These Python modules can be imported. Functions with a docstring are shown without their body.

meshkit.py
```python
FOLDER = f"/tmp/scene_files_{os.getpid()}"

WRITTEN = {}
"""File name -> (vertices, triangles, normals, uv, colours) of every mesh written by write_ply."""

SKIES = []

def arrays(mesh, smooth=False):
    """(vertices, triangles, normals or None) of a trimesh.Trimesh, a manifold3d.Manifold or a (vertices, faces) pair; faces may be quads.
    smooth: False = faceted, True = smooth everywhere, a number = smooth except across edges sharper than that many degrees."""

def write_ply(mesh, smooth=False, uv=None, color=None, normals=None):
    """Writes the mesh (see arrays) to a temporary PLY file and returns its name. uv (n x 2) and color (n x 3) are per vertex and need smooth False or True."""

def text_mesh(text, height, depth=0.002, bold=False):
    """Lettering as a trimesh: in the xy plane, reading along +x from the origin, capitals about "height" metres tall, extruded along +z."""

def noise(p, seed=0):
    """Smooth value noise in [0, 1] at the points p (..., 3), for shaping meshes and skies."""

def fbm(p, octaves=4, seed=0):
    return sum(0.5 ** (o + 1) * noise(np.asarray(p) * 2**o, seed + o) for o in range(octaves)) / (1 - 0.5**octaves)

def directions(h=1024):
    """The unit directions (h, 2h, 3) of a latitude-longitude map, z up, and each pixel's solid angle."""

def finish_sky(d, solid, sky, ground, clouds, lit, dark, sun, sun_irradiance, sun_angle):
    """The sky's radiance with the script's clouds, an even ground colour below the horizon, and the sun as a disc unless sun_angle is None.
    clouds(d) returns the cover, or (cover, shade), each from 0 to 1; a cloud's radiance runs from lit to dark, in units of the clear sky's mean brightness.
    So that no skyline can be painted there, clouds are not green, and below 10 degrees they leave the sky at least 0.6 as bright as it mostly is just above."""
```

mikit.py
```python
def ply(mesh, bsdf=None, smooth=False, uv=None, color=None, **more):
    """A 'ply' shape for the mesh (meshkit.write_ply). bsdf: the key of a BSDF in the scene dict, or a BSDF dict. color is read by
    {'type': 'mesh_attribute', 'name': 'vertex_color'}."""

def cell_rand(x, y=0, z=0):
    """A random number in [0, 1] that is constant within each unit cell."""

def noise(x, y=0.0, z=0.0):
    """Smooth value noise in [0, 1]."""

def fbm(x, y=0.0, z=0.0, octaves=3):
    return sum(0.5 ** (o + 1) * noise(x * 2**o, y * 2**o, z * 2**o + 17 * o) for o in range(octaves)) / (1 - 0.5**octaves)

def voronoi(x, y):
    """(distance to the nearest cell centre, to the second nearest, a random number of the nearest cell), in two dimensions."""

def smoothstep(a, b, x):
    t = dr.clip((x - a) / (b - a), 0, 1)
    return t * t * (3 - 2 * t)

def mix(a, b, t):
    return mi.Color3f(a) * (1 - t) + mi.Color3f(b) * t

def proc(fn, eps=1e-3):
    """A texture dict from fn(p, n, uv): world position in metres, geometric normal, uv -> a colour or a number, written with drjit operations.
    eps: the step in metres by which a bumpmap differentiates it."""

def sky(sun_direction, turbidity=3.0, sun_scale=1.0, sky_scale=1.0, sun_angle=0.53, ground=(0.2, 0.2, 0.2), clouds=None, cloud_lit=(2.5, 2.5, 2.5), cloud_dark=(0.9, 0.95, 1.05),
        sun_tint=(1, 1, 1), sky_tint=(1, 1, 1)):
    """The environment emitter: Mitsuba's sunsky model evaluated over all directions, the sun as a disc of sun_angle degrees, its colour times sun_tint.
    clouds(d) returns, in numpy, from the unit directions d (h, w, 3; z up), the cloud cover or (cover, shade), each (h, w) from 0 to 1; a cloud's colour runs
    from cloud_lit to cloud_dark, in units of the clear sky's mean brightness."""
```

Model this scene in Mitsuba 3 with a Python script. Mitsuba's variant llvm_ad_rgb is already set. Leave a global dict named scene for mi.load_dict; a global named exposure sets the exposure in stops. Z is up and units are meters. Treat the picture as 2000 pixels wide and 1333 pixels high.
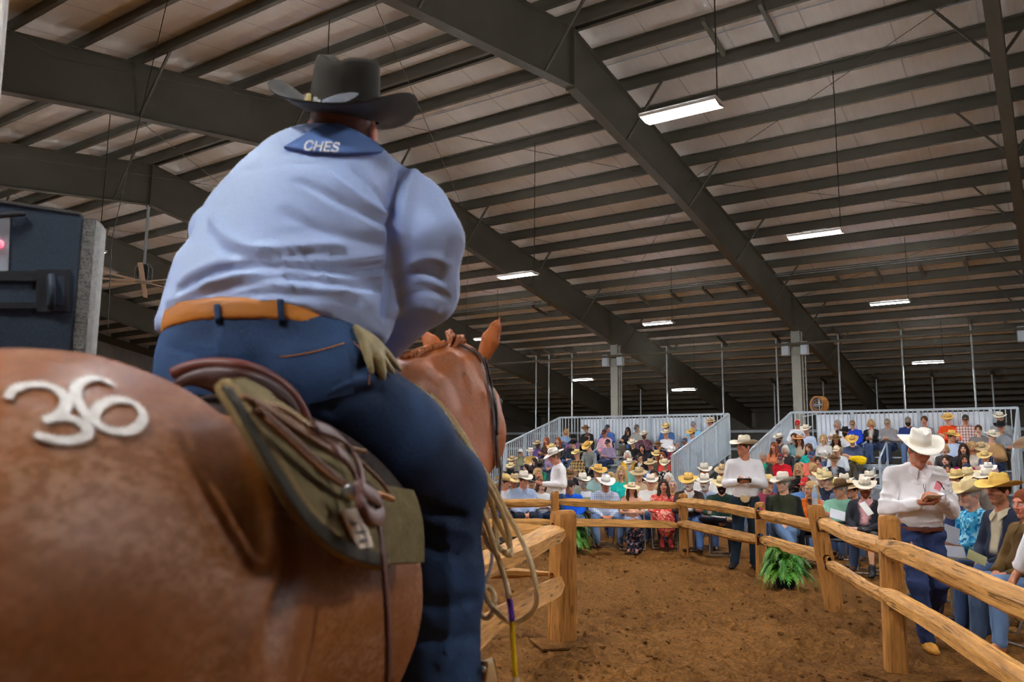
import math, random
import numpy as np, trimesh, mitsuba as mi, drjit as dr
import mikit, meshkit, manifold3d
from mikit import ply, proc, noise, fbm, smoothstep, mix
T = mi.ScalarTransform4f
scene, labels = {}, {}
rng = np.random.default_rng(7)

# ---------------------------------------------------------------- camera, light, exposure
CAM = np.array([0.0, 0.0, 1.6]); YAW, PITCH, ROLL, FPX = -0.5912, 0.14103, 0.00918, 1588.85
FWD = np.array([math.sin(YAW)*math.cos(PITCH), math.cos(YAW)*math.cos(PITCH), math.sin(PITCH)])
RIGHT = np.array([math.cos(YAW), -math.sin(YAW), 0.0]); UP = np.cross(RIGHT, FWD)
CR = math.cos(ROLL)*RIGHT + math.sin(ROLL)*UP; CU = -math.sin(ROLL)*RIGHT + math.cos(ROLL)*UP
HEAD = np.array([math.sin(YAW), math.cos(YAW), 0.0])
scene['camera'] = {'type': 'thinlens', 'fov': 2*math.degrees(math.atan(1000/FPX)), 'fov_axis': 'x', 'near_clip': 0.05, 'far_clip': 300.0,
                   'aperture_radius': 0.0032, 'focus_distance': 11.0,
                   'to_world': T().look_at(origin=CAM.tolist(), target=(CAM+FWD).tolist(), up=CU.tolist())}
exposure = 0.55
LAMP_Z, LAMP_L, LAMP_SIDE = 7.33, 180.0, 1.4                     # the high-bay lamps: hanging height and radiance
LAMP_X, LAMP_Y = (4.3, -4.93, -14.2, -23.4, -32.7, -42.0), (-12.0, -3.4, 4.6, 12.4, 21.45, 32.6, 42.6)
GATE_LAMP = (-2.7, -.9, 6.3)                         # one lamp over the entry alley, in the camera's ground frame
LIT_NEAR = ((1, 1), (2, 1), (1, 2), (0, 2), (3, 2), (1, 0))        # the few lamps lit near and behind the camera (line, place)

CM = np.array([[RIGHT[0], HEAD[0], 0], [RIGHT[1], HEAD[1], 0], [0, 0, 1.0]])
def ray(px, py): return CR*((px-1000)/FPX) - CU*((py-666.5)/FPX) + FWD
def at(px, py, depth):
    """the point seen at a pixel of the photograph, this far ahead of the camera along its heading"""
    d = ray(px, py); return CAM + d*(depth/(d@HEAD))
def ground(px, py, z=0.0):
    d = ray(px, py); return CAM + d*((z-CAM[2])/d[2])
def C(X, Y, z): return np.array([X*RIGHT[0]+Y*HEAD[0], X*RIGHT[1]+Y*HEAD[1], z])   # right of, ahead of the camera
CM = np.array([[RIGHT[0], HEAD[0], 0], [RIGHT[1], HEAD[1], 0], [0, 0, 1.0]])
def cdir(a):                                       # a ground heading: angle a, 0 = away from the camera, + = to the right
    return math.sin(a)*RIGHT + math.cos(a)*HEAD

# ---------------------------------------------------------------- naming
def numbered(key):
    if key not in taken: taken.add(key); return key
    n = 1
    while f'{key}_{n:03d}' in taken: n += 1
    k = f'{key}_{n:03d}'; taken.add(k); return k
taken = set()
def thing(name, label, cat, group=None, kind=None):
    k = numbered(name); labels[k] = {'label': label, 'category': cat}
    if group: labels[k]['group'] = group
    if kind: labels[k]['kind'] = kind
    return k
def put(parent, name, mesh, bsdf, smooth=False, label=None, color=None, uv=None, kind=None, **more):
    k = numbered(f'{parent}__{name}' if parent else name)
    if color is not None and smooth not in (True, False): smooth = True
    scene[k] = mesh if isinstance(mesh, dict) else ply(mesh, bsdf, smooth, uv=uv, color=color, **more)
    if label or kind:
        labels[k] = {}
        if label: labels[k]['label'] = label
        if kind: labels[k]['kind'] = kind
    return k
def one(name, mesh, bsdf, label, cat, smooth=False, group=None, **more):
    if more.get('color') is not None and smooth not in (True, False): smooth = True
    k = thing(name, label, cat, group); scene[k] = ply(mesh, bsdf, smooth, **more); return k
def struct(name, mesh, bsdf, smooth=False, **more):
    k = numbered(name); labels[k] = {'kind': 'structure'}
    if mesh is not None: scene[k] = ply(mesh, bsdf, smooth, **more)
    return k

# ---------------------------------------------------------------- mesh helpers
cat = trimesh.util.concatenate
def tm(v, f): 
    f = np.asarray(f)
    if f.shape[1] == 4: f = np.vstack([f[:, [0,1,2]], f[:, [0,2,3]]])
    return trimesh.Trimesh(np.asarray(v, float), f, process=False)
def box(x0, x1, y0, y1, z0, z1):
    m = trimesh.creation.box((x1-x0, y1-y0, z1-z0)); m.apply_translation(((x0+x1)/2, (y0+y1)/2, (z0+z1)/2)); return m
def rbox(sx, sy, sz, r=0.01, n=6):
    """a box with rounded edges, centred"""
    s = trimesh.creation.icosphere(1, r).vertices
    c = np.array([[a*(sx/2-r), b*(sy/2-r), d*(sz/2-r)] for a in (-1,1) for b in (-1,1) for d in (-1,1)])
    return trimesh.convex.convex_hull((c[:, None]+s[None]).reshape(-1, 3))
def frame(d, up=(0, 0, 1)):
    d = np.asarray(d, float); d = d/np.linalg.norm(d); up = np.asarray(up, float)
    if abs(d@up) > 0.97*np.linalg.norm(up): up = np.array([1.0, 0, 0]) if abs(d[0]) < .9 else np.array([0, 1.0, 0])
    s = np.cross(d, up); s /= np.linalg.norm(s); return s, np.cross(s, d), d
def tube(pts, r, n=10, cap=True, flat=1.0, up=(0, 0, 1)):
    """a tube along points; r a number or one per point; flat < 1 flattens it along its own up"""
    p = np.asarray(pts, float); m = len(p); r = np.broadcast_to(np.asarray(r, float), m)
    tng = np.gradient(p, axis=0); a = np.arange(n)/n*2*np.pi; v = []
    s, u, _ = frame(tng[0], up)
    for i in range(m):
        d = tng[i]/(np.linalg.norm(tng[i])+1e-12)
        s = s - d*(s@d); s /= np.linalg.norm(s)+1e-12; u = np.cross(s, d)
        if flat != 1.0 and up is not None:
            ss = np.cross(d, up)
            if np.linalg.norm(ss) > .2: s = ss/np.linalg.norm(ss); u = np.cross(s, d)
        v.append(p[i] + r[i]*(np.cos(a)[:, None]*s + flat*np.sin(a)[:, None]*u))
    v = np.vstack(v); f = []
    for i in range(m-1):
        for j in range(n):
            k = (j+1) % n; f.append((i*n+j, (i+1)*n+j, (i+1)*n+k, i*n+k))
    f = np.array(f); f = np.vstack([f[:, [0,1,2]], f[:, [0,2,3]]])
    if cap:
        e = len(v); v = np.vstack([v, p[:1], p[-1:]])
        f = np.vstack([f, [(e, j, (j+1) % n) for j in range(n)], [(e+1, (m-1)*n+(j+1) % n, (m-1)*n+j) for j in range(n)]])
    return tm(v, f)
def strip(pts, normals, w, t):
    """a flat strap along points: width w across, thickness t along the normals"""
    p, nn = np.asarray(pts, float), np.asarray(normals, float); tng = np.gradient(p, axis=0)
    s = np.cross(tng, nn); s /= np.linalg.norm(s, axis=1, keepdims=True)+1e-12; w = np.broadcast_to(np.asarray(w, float), len(p))[:, None]
    ring = np.stack([p-s*w/2, p-s*w/2*.85+nn*t, p+s*w/2*.85+nn*t, p+s*w/2], 1); v = ring.reshape(-1, 3); f = []
    for i in range(len(p)-1):
        for j in range(4): k = (j+1) % 4; f.append((4*i+j, 4*i+k, 4*i+4+k, 4*i+4+j))
    f += [(0, 3, 2, 1), (len(v)-4, len(v)-3, len(v)-2, len(v)-1)]
    return tm(v, f)
def curve(pts, n=40):
    """a smooth curve through points"""
    from scipy.interpolate import CubicSpline
    p = np.asarray(pts, float); t = np.r_[0, np.cumsum(np.linalg.norm(np.diff(p, axis=0), axis=1)+1e-9)]
    return CubicSpline(t, p)(np.linspace(0, t[-1], n))
def beam(a, b, w, h, up=(0, 0, 1)):
    """a straight rectangular bar from a to b, w wide, h high"""
    a, b = np.asarray(a, float), np.asarray(b, float); s, u, d = frame(b-a, up)
    m = trimesh.creation.box((w, h, np.linalg.norm(b-a))); M = np.eye(4); M[:3, 0], M[:3, 1], M[:3, 2], M[:3, 3] = s, u, d, (a+b)/2
    m.apply_transform(M); return m
def lathe(prof, n=24):
    m = trimesh.creation.revolve(np.asarray(prof, float), sections=n); return m
def moved(m, M): m = m.copy(); m.apply_transform(M); return m
def rotz(a): c, s = math.cos(a), math.sin(a); return np.array([[c, -s, 0], [s, c, 0], [0, 0, 1.0]])
def rotx(a): c, s = math.cos(a), math.sin(a); return np.array([[1.0, 0, 0], [0, c, -s], [0, s, c]])
def roty(a): c, s = math.cos(a), math.sin(a); return np.array([[c, 0, s], [0, 1.0, 0], [-s, 0, c]])
def hom(R, t=(0, 0, 0)): M = np.eye(4); M[:3, :3] = R; M[:3, 3] = t; return M
def lin(r, g, b):
    """sRGB 0-255 to linear"""
    return tuple(float(c/12.92 if c <= .04045 else ((c+.055)/1.055)**2.4) for c in (r/255, g/255, b/255))
def rgb(r, g, b): return {'type': 'rgb', 'value': list(lin(r, g, b))}

# ---------------------------------------------------------------- signed distances and a surface through them
class Field:
    """a signed distance on a grid, blended from primitives"""
    def __init__(s, lo, hi, h):
        s.lo, s.h = np.asarray(lo, float), h; s.n = np.ceil((np.asarray(hi)-s.lo)/h).astype(int)+1
        s.ax = [(s.lo[k]+h*np.arange(s.n[k])).astype(np.float32) for k in range(3)]; s.d = np.full(s.n, 9.0, np.float32)
    def region(s, lo, hi):
        i0 = np.clip(np.floor((lo-s.lo)/s.h).astype(int), 0, s.n); i1 = np.clip(np.ceil((hi-s.lo)/s.h).astype(int)+1, 0, s.n)
        sl = tuple(slice(a, b) for a, b in zip(i0, i1)); return sl, np.stack(np.meshgrid(*[s.ax[k][sl[k]] for k in range(3)], indexing='ij'), -1)
    def mix(s, sl, d, k, op):
        if d.size == 0: return
        a = s.d[sl]
        if op == 'cut': s.d[sl] = np.maximum(a, -d) if k <= 0 else -smin(-a, d, k)
        else: s.d[sl] = np.minimum(a, d) if k <= 0 else smin(a, d, k)
    def cone(s, a, b, ra, rb, k=.03, flat=None, op='add'):
        a, b = np.asarray(a, float), np.asarray(b, float); m = max(ra, rb)+k+2*s.h
        if flat is not None: m = m*max(1, flat[1])
        sl, p = s.region(np.minimum(a, b)-m, np.maximum(a, b)+m)
        s.mix(sl, cone_d(p, a, b, ra, rb, flat), k, op); return s
    def chain(s, pts, rs, k=.03, flat=None, op='add'):
        for i in range(len(pts)-1): s.cone(pts[i], pts[i+1], rs[i], rs[i+1], k, flat, op)
        return s
    def ell(s, c, r, k=.03, R=None, op='add'):
        c, r = np.asarray(c, float), np.asarray(r, float); m = r.max()+k+2*s.h
        sl, p = s.region(c-m, c+m); q = p-c
        if R is not None: q = q@R
        k0 = np.linalg.norm(q/r, axis=-1); k1 = np.linalg.norm(q/r**2, axis=-1)+1e-9
        s.mix(sl, k0*(k0-1)/k1, k, op); return s
    def plane(s, c, nrm, k=0):
        """keeps what lies behind the plane"""
        p = np.stack(np.meshgrid(*s.ax, indexing='ij'), -1); d = (p-np.asarray(c))@np.asarray(nrm, float)
        s.d = np.maximum(s.d, d.astype(np.float32)); return s
    def mesh(s): return nets(s.d, s.lo, s.h)
    def value(s, p):
        from scipy.ndimage import map_coordinates
        return map_coordinates(s.d, ((np.asarray(p)-s.lo)/s.h).T, order=1, mode='nearest')
def smin(a, b, k): h = np.maximum(k-np.abs(a-b), 0)/k; return np.minimum(a, b)-h*h*k*.25
def cone_d(p, a, b, ra, rb, flat=None):
    ba = b-a; pa = p-a
    if flat is not None:
        ax = np.asarray(flat[0], float); ax = ax/np.linalg.norm(ax); pa = pa-(pa@ax)[..., None]*ax*(1-1/flat[1]); ba = ba-(ba@ax)*ax*(1-1/flat[1])
    t = np.clip(pa@ba/max(ba@ba, 1e-12), 0, 1)
    return np.linalg.norm(pa-t[..., None]*ba, axis=-1)-(ra+(rb-ra)*t)
def nets(d, lo, h):
    ins = d < 0; n = np.array(d.shape)-1; corners = [(i, j, k) for i in (0,1) for j in (0,1) for k in (0,1)]
    cnt = sum(ins[i:n[0]+i, j:n[1]+j, k:n[2]+k].astype(np.int8) for i, j, k in corners)
    c = np.argwhere((cnt > 0) & (cnt < 8)); idx = np.full(n, -1, np.int64); idx[tuple(c.T)] = np.arange(len(c))
    val = np.stack([d[c[:,0]+i, c[:,1]+j, c[:,2]+k] for i, j, k in corners], 1).astype(float); off = np.array(corners, float)
    acc = np.zeros((len(c), 3)); w = np.zeros(len(c))
    for a in range(8):
        for b in range(a+1, 8):
            if np.abs(off[a]-off[b]).sum() == 1:
                va, vb = val[:, a], val[:, b]; m = (va < 0) != (vb < 0); t = np.where(m, va/np.where(m, va-vb, 1), 0)
                acc += np.where(m[:, None], off[a]+t[:, None]*(off[b]-off[a]), 0); w += m
    v = lo+h*(c+acc/np.maximum(w, 1)[:, None]); quads = []
    for ax in range(3):
        s0 = [slice(None)]*3; s1 = [slice(None)]*3; s0[ax], s1[ax] = slice(0, -1), slice(1, None)
        A, B = ins[tuple(s0)], ins[tuple(s1)]; e = np.argwhere(A != B); u, w2 = (ax+1) % 3, (ax+2) % 3
        ok = (e[:, u] > 0) & (e[:, w2] > 0) & (e[:, u] < d.shape[u]-1) & (e[:, w2] < d.shape[w2]-1); e = e[ok]
        def nb(du, dw): q = e.copy(); q[:, u] -= du; q[:, w2] -= dw; return idx[tuple(q.T)]
        q = np.stack([nb(1,1), nb(0,1), nb(0,0), nb(1,0)], 1); fl = ~A[tuple(e.T)]; q[fl] = q[fl][:, ::-1]; quads.append(q)
    q = np.vstack(quads); return tm(v, q)

def simp(m, tol):
    """fewer triangles where the surface is nearly flat"""
    try:
        q = manifold3d.Manifold(manifold3d.Mesh(np.array(m.vertices, np.float32), np.array(m.faces, np.uint32)))
        if q.num_tri() == 0: return m
        q = q.simplify(tol).to_mesh(); return tm(q.vert_properties[:, :3], q.tri_verts)
    except Exception: return m
# ---------------------------------------------------------------- materials
def mat(key, **p):
    scene[key] = {'type': 'principled', **p}; return key
def two(key, **p): scene[key] = {'type': 'twosided', 'b': {'type': 'principled', **p}}; return key
VC = {'type': 'mesh_attribute', 'name': 'vertex_color'}
two('cloth', base_color=VC, roughness=.85, specular=.2)
two('skin', base_color=VC, roughness=.5, specular=.35)
two('felt', base_color=VC, roughness=.8, specular=.25)
two('leather', base_color=VC, roughness=.45, specular=.4)
def f_steel(p, n, uv): return mix(lin(74,73,63), lin(94,92,80), fbm(p.x*.7, p.y*.7, p.z*.7))
mat('steel_dark', base_color=proc(f_steel), roughness=.5, specular=.4)
mat('steel_galv', base_color=rgb(186,198,206), roughness=.45, metallic=.2, specular=.5)
mat('steel_column', base_color=rgb(140,140,130), roughness=.5)
def f_roof(p, n, uv):
    s = fbm(p.x*1.2, p.y*.6, 0.0); fine = noise(p.x*26, p.y*1.5, 3.0)
    seam = smoothstep(.03, .0, dr.abs(p.x/1.83-dr.floor(p.x/1.83)-.5)*1.83)
    c = mix(lin(222,222,216), lin(243,243,238), s*.6+fine*.4)
    return c*(1-.35*seam)
scene['roof_vinyl'] = {'type': 'twosided', 'b': {'type': 'bumpmap', 'scale': .035, 't': proc(lambda p, n, uv: noise(p.x*9+noise(p.y*1.5, p.x*2)*2, p.y*.9, 1.0)*.7+noise(p.x*34, p.y*1.2, 5.0)*.3, 2e-3),
        'b': {'type': 'principled', 'base_color': proc(f_roof), 'roughness': .34, 'specular': .5}}}
def f_wall(p, n, uv): return mix(lin(150,156,160), lin(168,172,174), noise(p.y*.6, p.z*.4))
two('wall_metal', base_color=proc(f_wall), roughness=.5)
two('white_panel', base_color=rgb(240,246,252), roughness=.4)
def f_dirt(p, n, uv):
    a = fbm(p.x*.8, p.y*.8, 0.0, 3); b = fbm(p.x*9, p.y*9, 2.0, 3); c = noise(p.x*55, p.y*55, 4.0)
    m = mix(lin(66,40,17), lin(114,77,36), a*.5+b*.5); return m*(.62+.7*c)
scene['dirt'] = {'type': 'twosided', 'b': {'type': 'bumpmap', 'scale': .03, 't': proc(lambda p, n, uv: fbm(p.x*22, p.y*22, 1.0, 3)*.75+noise(p.x*70, p.y*70, 3.0)*.25, 4e-3), 'b': {'type': 'principled', 'base_color': proc(f_dirt), 'roughness': .95, 'specular': .1}}}
def f_wood(p, n, uv):
    g = noise(uv.x*6, uv.y*90, 1.0)*.5+noise(uv.x*22, uv.y*260, 7.0)*.3+fbm(uv.x*3, uv.y*14, 3.0)*.5
    ck = smoothstep(.80, .9, noise(uv.x*4, uv.y*120, 11.0))
    return mix(mix(lin(118,72,28), lin(206,152,82), g), lin(58,34,14), ck*.75)
mat('wood_rail', base_color=proc(f_wood), roughness=.62, specular=.3)
def f_post(p, n, uv):
    g = noise(p.x*70, p.y*70, p.z*5)*.5+noise(p.x*190, p.y*190, p.z*14)*.3+fbm(p.x*9, p.y*9, p.z*2.5)*.5
    ck = smoothstep(.70, .84, noise(p.x*95, p.y*95, p.z*3.2)); kn = smoothstep(.78, .9, noise(p.x*16, p.y*16, p.z*7))
    return mix(mix(lin(98,56,20), lin(186,128,62), g), lin(44,26,12), dr.minimum(ck*.5+kn*.45, .8))
mat('wood_post', base_color=proc(f_post), roughness=.65, specular=.3)
mat('black_plastic', base_color=rgb(24,25,27), roughness=.5)
mat('chrome', base_color=rgb(190,190,188), roughness=.22, metallic=.9)
mat('white_plain', base_color=rgb(236,236,232), roughness=.6)
# ================================================================ the building
RIDGE_Y, RIDGE_Z, TAN = 17.04, 12.5, 0.17364
EAVE, NEAR, X0, X1 = 60.5, -26.4, -56.9, 18.5
PH = .33                                            # purlin height
def roof_z(y): return RIDGE_Z-abs(y-RIDGE_Y)*TAN
FRAMES = [-0.55-9.17*i for i in range(-2, 6)]
slab = []
for ya, yb in ((RIDGE_Y, EAVE), (NEAR, RIDGE_Y)):
    v = [(x, y, roof_z(y)+PH+dz) for dz in (0, .15) for x, y in ((X0, ya), (X1, ya), (X1, yb), (X0, yb))]
    slab.append(tm(v, [(0,3,2,1), (4,5,6,7), (0,1,5,4), (1,2,6,5), (2,3,7,6), (3,0,4,7)]))
CEIL = struct('ceiling', cat(slab), 'roof_vinyl')
def purlin(y, flip):
    s = -1 if flip else 1; z = roof_z(y)
    m = [box(X0, X1, y-.008, y+.008, z, z+PH), box(X0, X1, min(y, y+s*.1), max(y, y+s*.1), z, z+.014), box(X0, X1, min(y, y-s*.1), max(y, y-s*.1), z+PH-.014, z+PH)]
    return cat(m)
PUR = []
for side in (1, -1):
    for k in range(29):
        y = RIDGE_Y+side*(1.44+1.54*k)
        if NEAR < y < EAVE: put(CEIL, 'purlin', purlin(y, side < 0), 'steel_dark'); PUR.append(y)
put(CEIL, 'ridge_purlin', cat([purlin(RIDGE_Y+.18, True), purlin(RIDGE_Y-.18, False)]), 'steel_dark')
def depth_at(y):
    return np.interp(abs(y-RIDGE_Y), [0, 7, 20.7, 24, 43], [1.6, 1.42, 1.56, 1.5, 1.2])
for x in FRAMES:
    ys = [RIDGE_Y+s for s in (-43, -24, -20.7, -7, 0, 7, 20.7, 24, 43)]
    top = [(y, roof_z(y)) for y in ys]; bot = [(y, roof_z(y)-depth_at(y)) for y in ys]
    def plate(pts_a, pts_b, hw):
        v = [(x+s*hw, y, z) for s in (-1, 1) for y, z in pts_a+pts_b]; n = len(pts_a); f = []
        for i in range(n-1): f += [(i, i+1, n+i+1, n+i), (2*n+i, 3*n+i, 3*n+i+1, 2*n+i+1), (i, 2*n+i, 2*n+i+1, i+1), (n+i, n+i+1, 3*n+i+1, 3*n+i)]
        f += [(0, n, 3*n, 2*n), (n-1, 3*n-1, 4*n-1, 2*n-1)]; return tm(v, f)
    r = put(CEIL, 'rafter', plate(top, bot, .012), 'steel_dark')
    put(r, 'bottom_flange', plate([(y, z+.02) for y, z in bot], bot, .14), 'steel_dark')
    put(r, 'top_flange', plate(top, [(y, z-.02) for y, z in top], .12), 'steel_dark')
    if x < 1 and x > -40:
        put(r, 'splice_plate', cat([box(x-.13, x+.13, RIDGE_Y-.025, RIDGE_Y+.025, RIDGE_Z-1.66, RIDGE_Z)]), 'steel_dark')
        put(r, 'splice_plate', cat([box(x-.13, x+.13, y-.025, y+.025, roof_z(y)-depth_at(y), roof_z(y)) for y in (RIDGE_Y+20.2,)]), 'steel_dark')
    for i, y in enumerate(PUR):
        if -45 < x < 2 and 3 < y < 46 and i % 3 == 1:
            for s in (-1, 1): put(r, 'flange_brace', beam((x+s*.13, y, roof_z(y)-depth_at(y)+.05), (x+s*1.25, y, roof_z(y)+.04), .06, .06), 'steel_dark')
# conduits clipped under the purlins
def conduit(y, dz, label, x0=-38, x1=3):
    put(CEIL, 'conduit', tube([(x0, y, roof_z(y)+dz), (x1, y, roof_z(y)+dz)], .016, 6), 'steel_galv', label=label)
conduit(18.86, .06, 'thin steel conduit along the roof purlin just past the ridge, nearest of the conduits')
conduit(20.1, .02, 'thin steel conduit with a junction box running along the second purlin past the ridge')
conduit(33.0, -.02, 'thin steel conduit along the far roof slope above the second row of lamps')
conduit(34.55, -.05, 'upper of the paired conduits on the far roof slope before the columns')
conduit(34.75, -.06, 'lower of the paired conduits on the far roof slope before the columns')
# cross pieces of the framed roof vents
for x, y in ((-6.6, 18.9), (-5.2, 18.9), *[(x, 35.9) for x in (-2.6, -4.2, -5.8, -7.4, -11.6, -13.2, -14.8, -16.4, -20.8, -22.4)]):
    put(CEIL, 'vent_bar', beam((x, y-.75, roof_z(y-.75)+.02), (x, y+.75, roof_z(y+.75)+.02), .1, .14), 'steel_dark')
# thin bracing rods crossing the bays
for a, b in ((-1, 1), (1, 2), (2, 3), (3, 4)):
    xa, xb = FRAMES[a+2], FRAMES[b+2]
    for y0, y1 in ((9, 25), (25, 37), (-6, 9)):
        for p, q in ((xa, xb), (xb, xa)):
            put(CEIL, 'brace_rod', tube([(p, y0, roof_z(y0)-.35), (q, y1, roof_z(y1)-.35)], .009, 5), 'steel_dark')
# walls
def corrugated(x, y0, y1, z0, pitch=.6):
    n = int((y1-y0)/pitch); prof = []
    for i in range(n):
        y = y0+i*pitch; prof += [(y, 0), (y+pitch*.55, 0), (y+pitch*.62, .09), (y+pitch*.93, .09)]
    prof.append((y1, 0)); v, f = [], []
    for y, d in prof: v += [(x+d, y, z0), (x+d, y, roof_z(y)+PH)]
    for i in range(len(prof)-1): f.append((2*i, 2*i+2, 2*i+3, 2*i+1))
    return tm(v, f)
WL = struct('wall_left', corrugated(X0, NEAR, EAVE, 0), 'wall_metal')
v = [(X0+.12, y, roof_z(y)+dz) for y in (NEAR, RIDGE_Y, EAVE) for dz in (-.55, .1)]
put(WL, 'rake_beam', cat([beam((X0+.2, NEAR, roof_z(NEAR)-.2), (X0+.2, RIDGE_Y, RIDGE_Z-.2), .2, .5), beam((X0+.2, RIDGE_Y, RIDGE_Z-.2), (X0+.2, EAVE, roof_z(EAVE)-.2), .2, .5)]), 'steel_dark')
WB = struct('wall_back', tm([(X0, EAVE, 0), (X1, EAVE, 0), (X1, EAVE, 5.2), (X0, EAVE, 5.2)], [(0,1,2,3)]), 'steel_dark')
for z in (1.0, 2.3, 3.6): put(WB, 'girt', box(X0, X1, EAVE-.2, EAVE-.02, z-.1, z+.1), 'steel_galv')
struct('wall_right', tm([(X1, NEAR, 0), (X1, EAVE, 0), (X1, EAVE, 5.2), (X1, RIDGE_Y, 12.8), (X1, NEAR, 5.2)], [(0,1,2),(0,2,3),(0,3,4)]), 'wall_metal')
struct('wall_front', tm([(X0, NEAR, 0), (X1, NEAR, 0), (X1, NEAR, 5.2), (X0, NEAR, 5.2)], [(0,1,2,3)]), 'wall_metal')
# floor: loose dirt, finer towards the ring
def dirt_h(x, y):
    p = np.stack([x, y, 0*x], -1)
    h = (meshkit.fbm(p*.55, 3, 1)-.5)*.07+(meshkit.fbm(p*3.2, 3, 5)-.5)*.06
    cl = meshkit.fbm(p*11, 3, 9); return h+np.clip(cl-.52, 0, 1)*.2
def floor_mesh():
    na, nd = 370, 300; a = np.radians(np.linspace(-40, 40, na)); d = np.r_[np.geomspace(3.2, 24, nd-30), np.geomspace(24.5, 66, 30)]
    D, A = np.meshgrid(d, a, indexing='ij'); x, y = np.sin(A)*D*RIGHT[0]+np.cos(A)*D*HEAD[0], np.sin(A)*D*RIGHT[1]+np.cos(A)*D*HEAD[1]
    z = dirt_h(x, y)*np.interp(D, [3.2, 3.6, 14, 19, 66], [0, 1, 1, .2, 0])-.012
    i = np.arange(nd-1)[:, None]*na+np.arange(na-1)[None]; f = np.stack([i, i+1, i+na+1, i+na], -1).reshape(-1, 4)[:, ::-1]
    return tm(np.stack([x, y, z], -1).reshape(-1, 3), f)
FLOOR = struct('floor', tm([(X0, NEAR, -.07), (X1, NEAR, -.07), (X1, EAVE, -.07), (X0, EAVE, -.07)], [(0,1,2,3)]), 'dirt')
put(FLOOR, 'raked_dirt', floor_mesh(), 'dirt', smooth=True)
def clods():
    out = []
    base = trimesh.creation.icosphere(1, 1.0)
    for i in range(1500):
        X = rng.uniform(-1.4, 4.2); Y = 4.2+9.5*rng.random()**1.6; p = C(X*Y/9, Y, 0); s = .006+.020*rng.random()**3
        m = base.copy(); m.vertices = (m.vertices*(1+.35*(rng.random((len(m.vertices), 1))-.5)))*[s*1.2, s, s*.8]
        m.apply_translation((p[0], p[1], float(dirt_h(np.array([p[0]]), np.array([p[1]]))[0])-.008)); out.append(m)
    return cat(out)
put(FLOOR, 'dirt_clods', clods(), 'dirt', kind='stuff')
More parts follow.
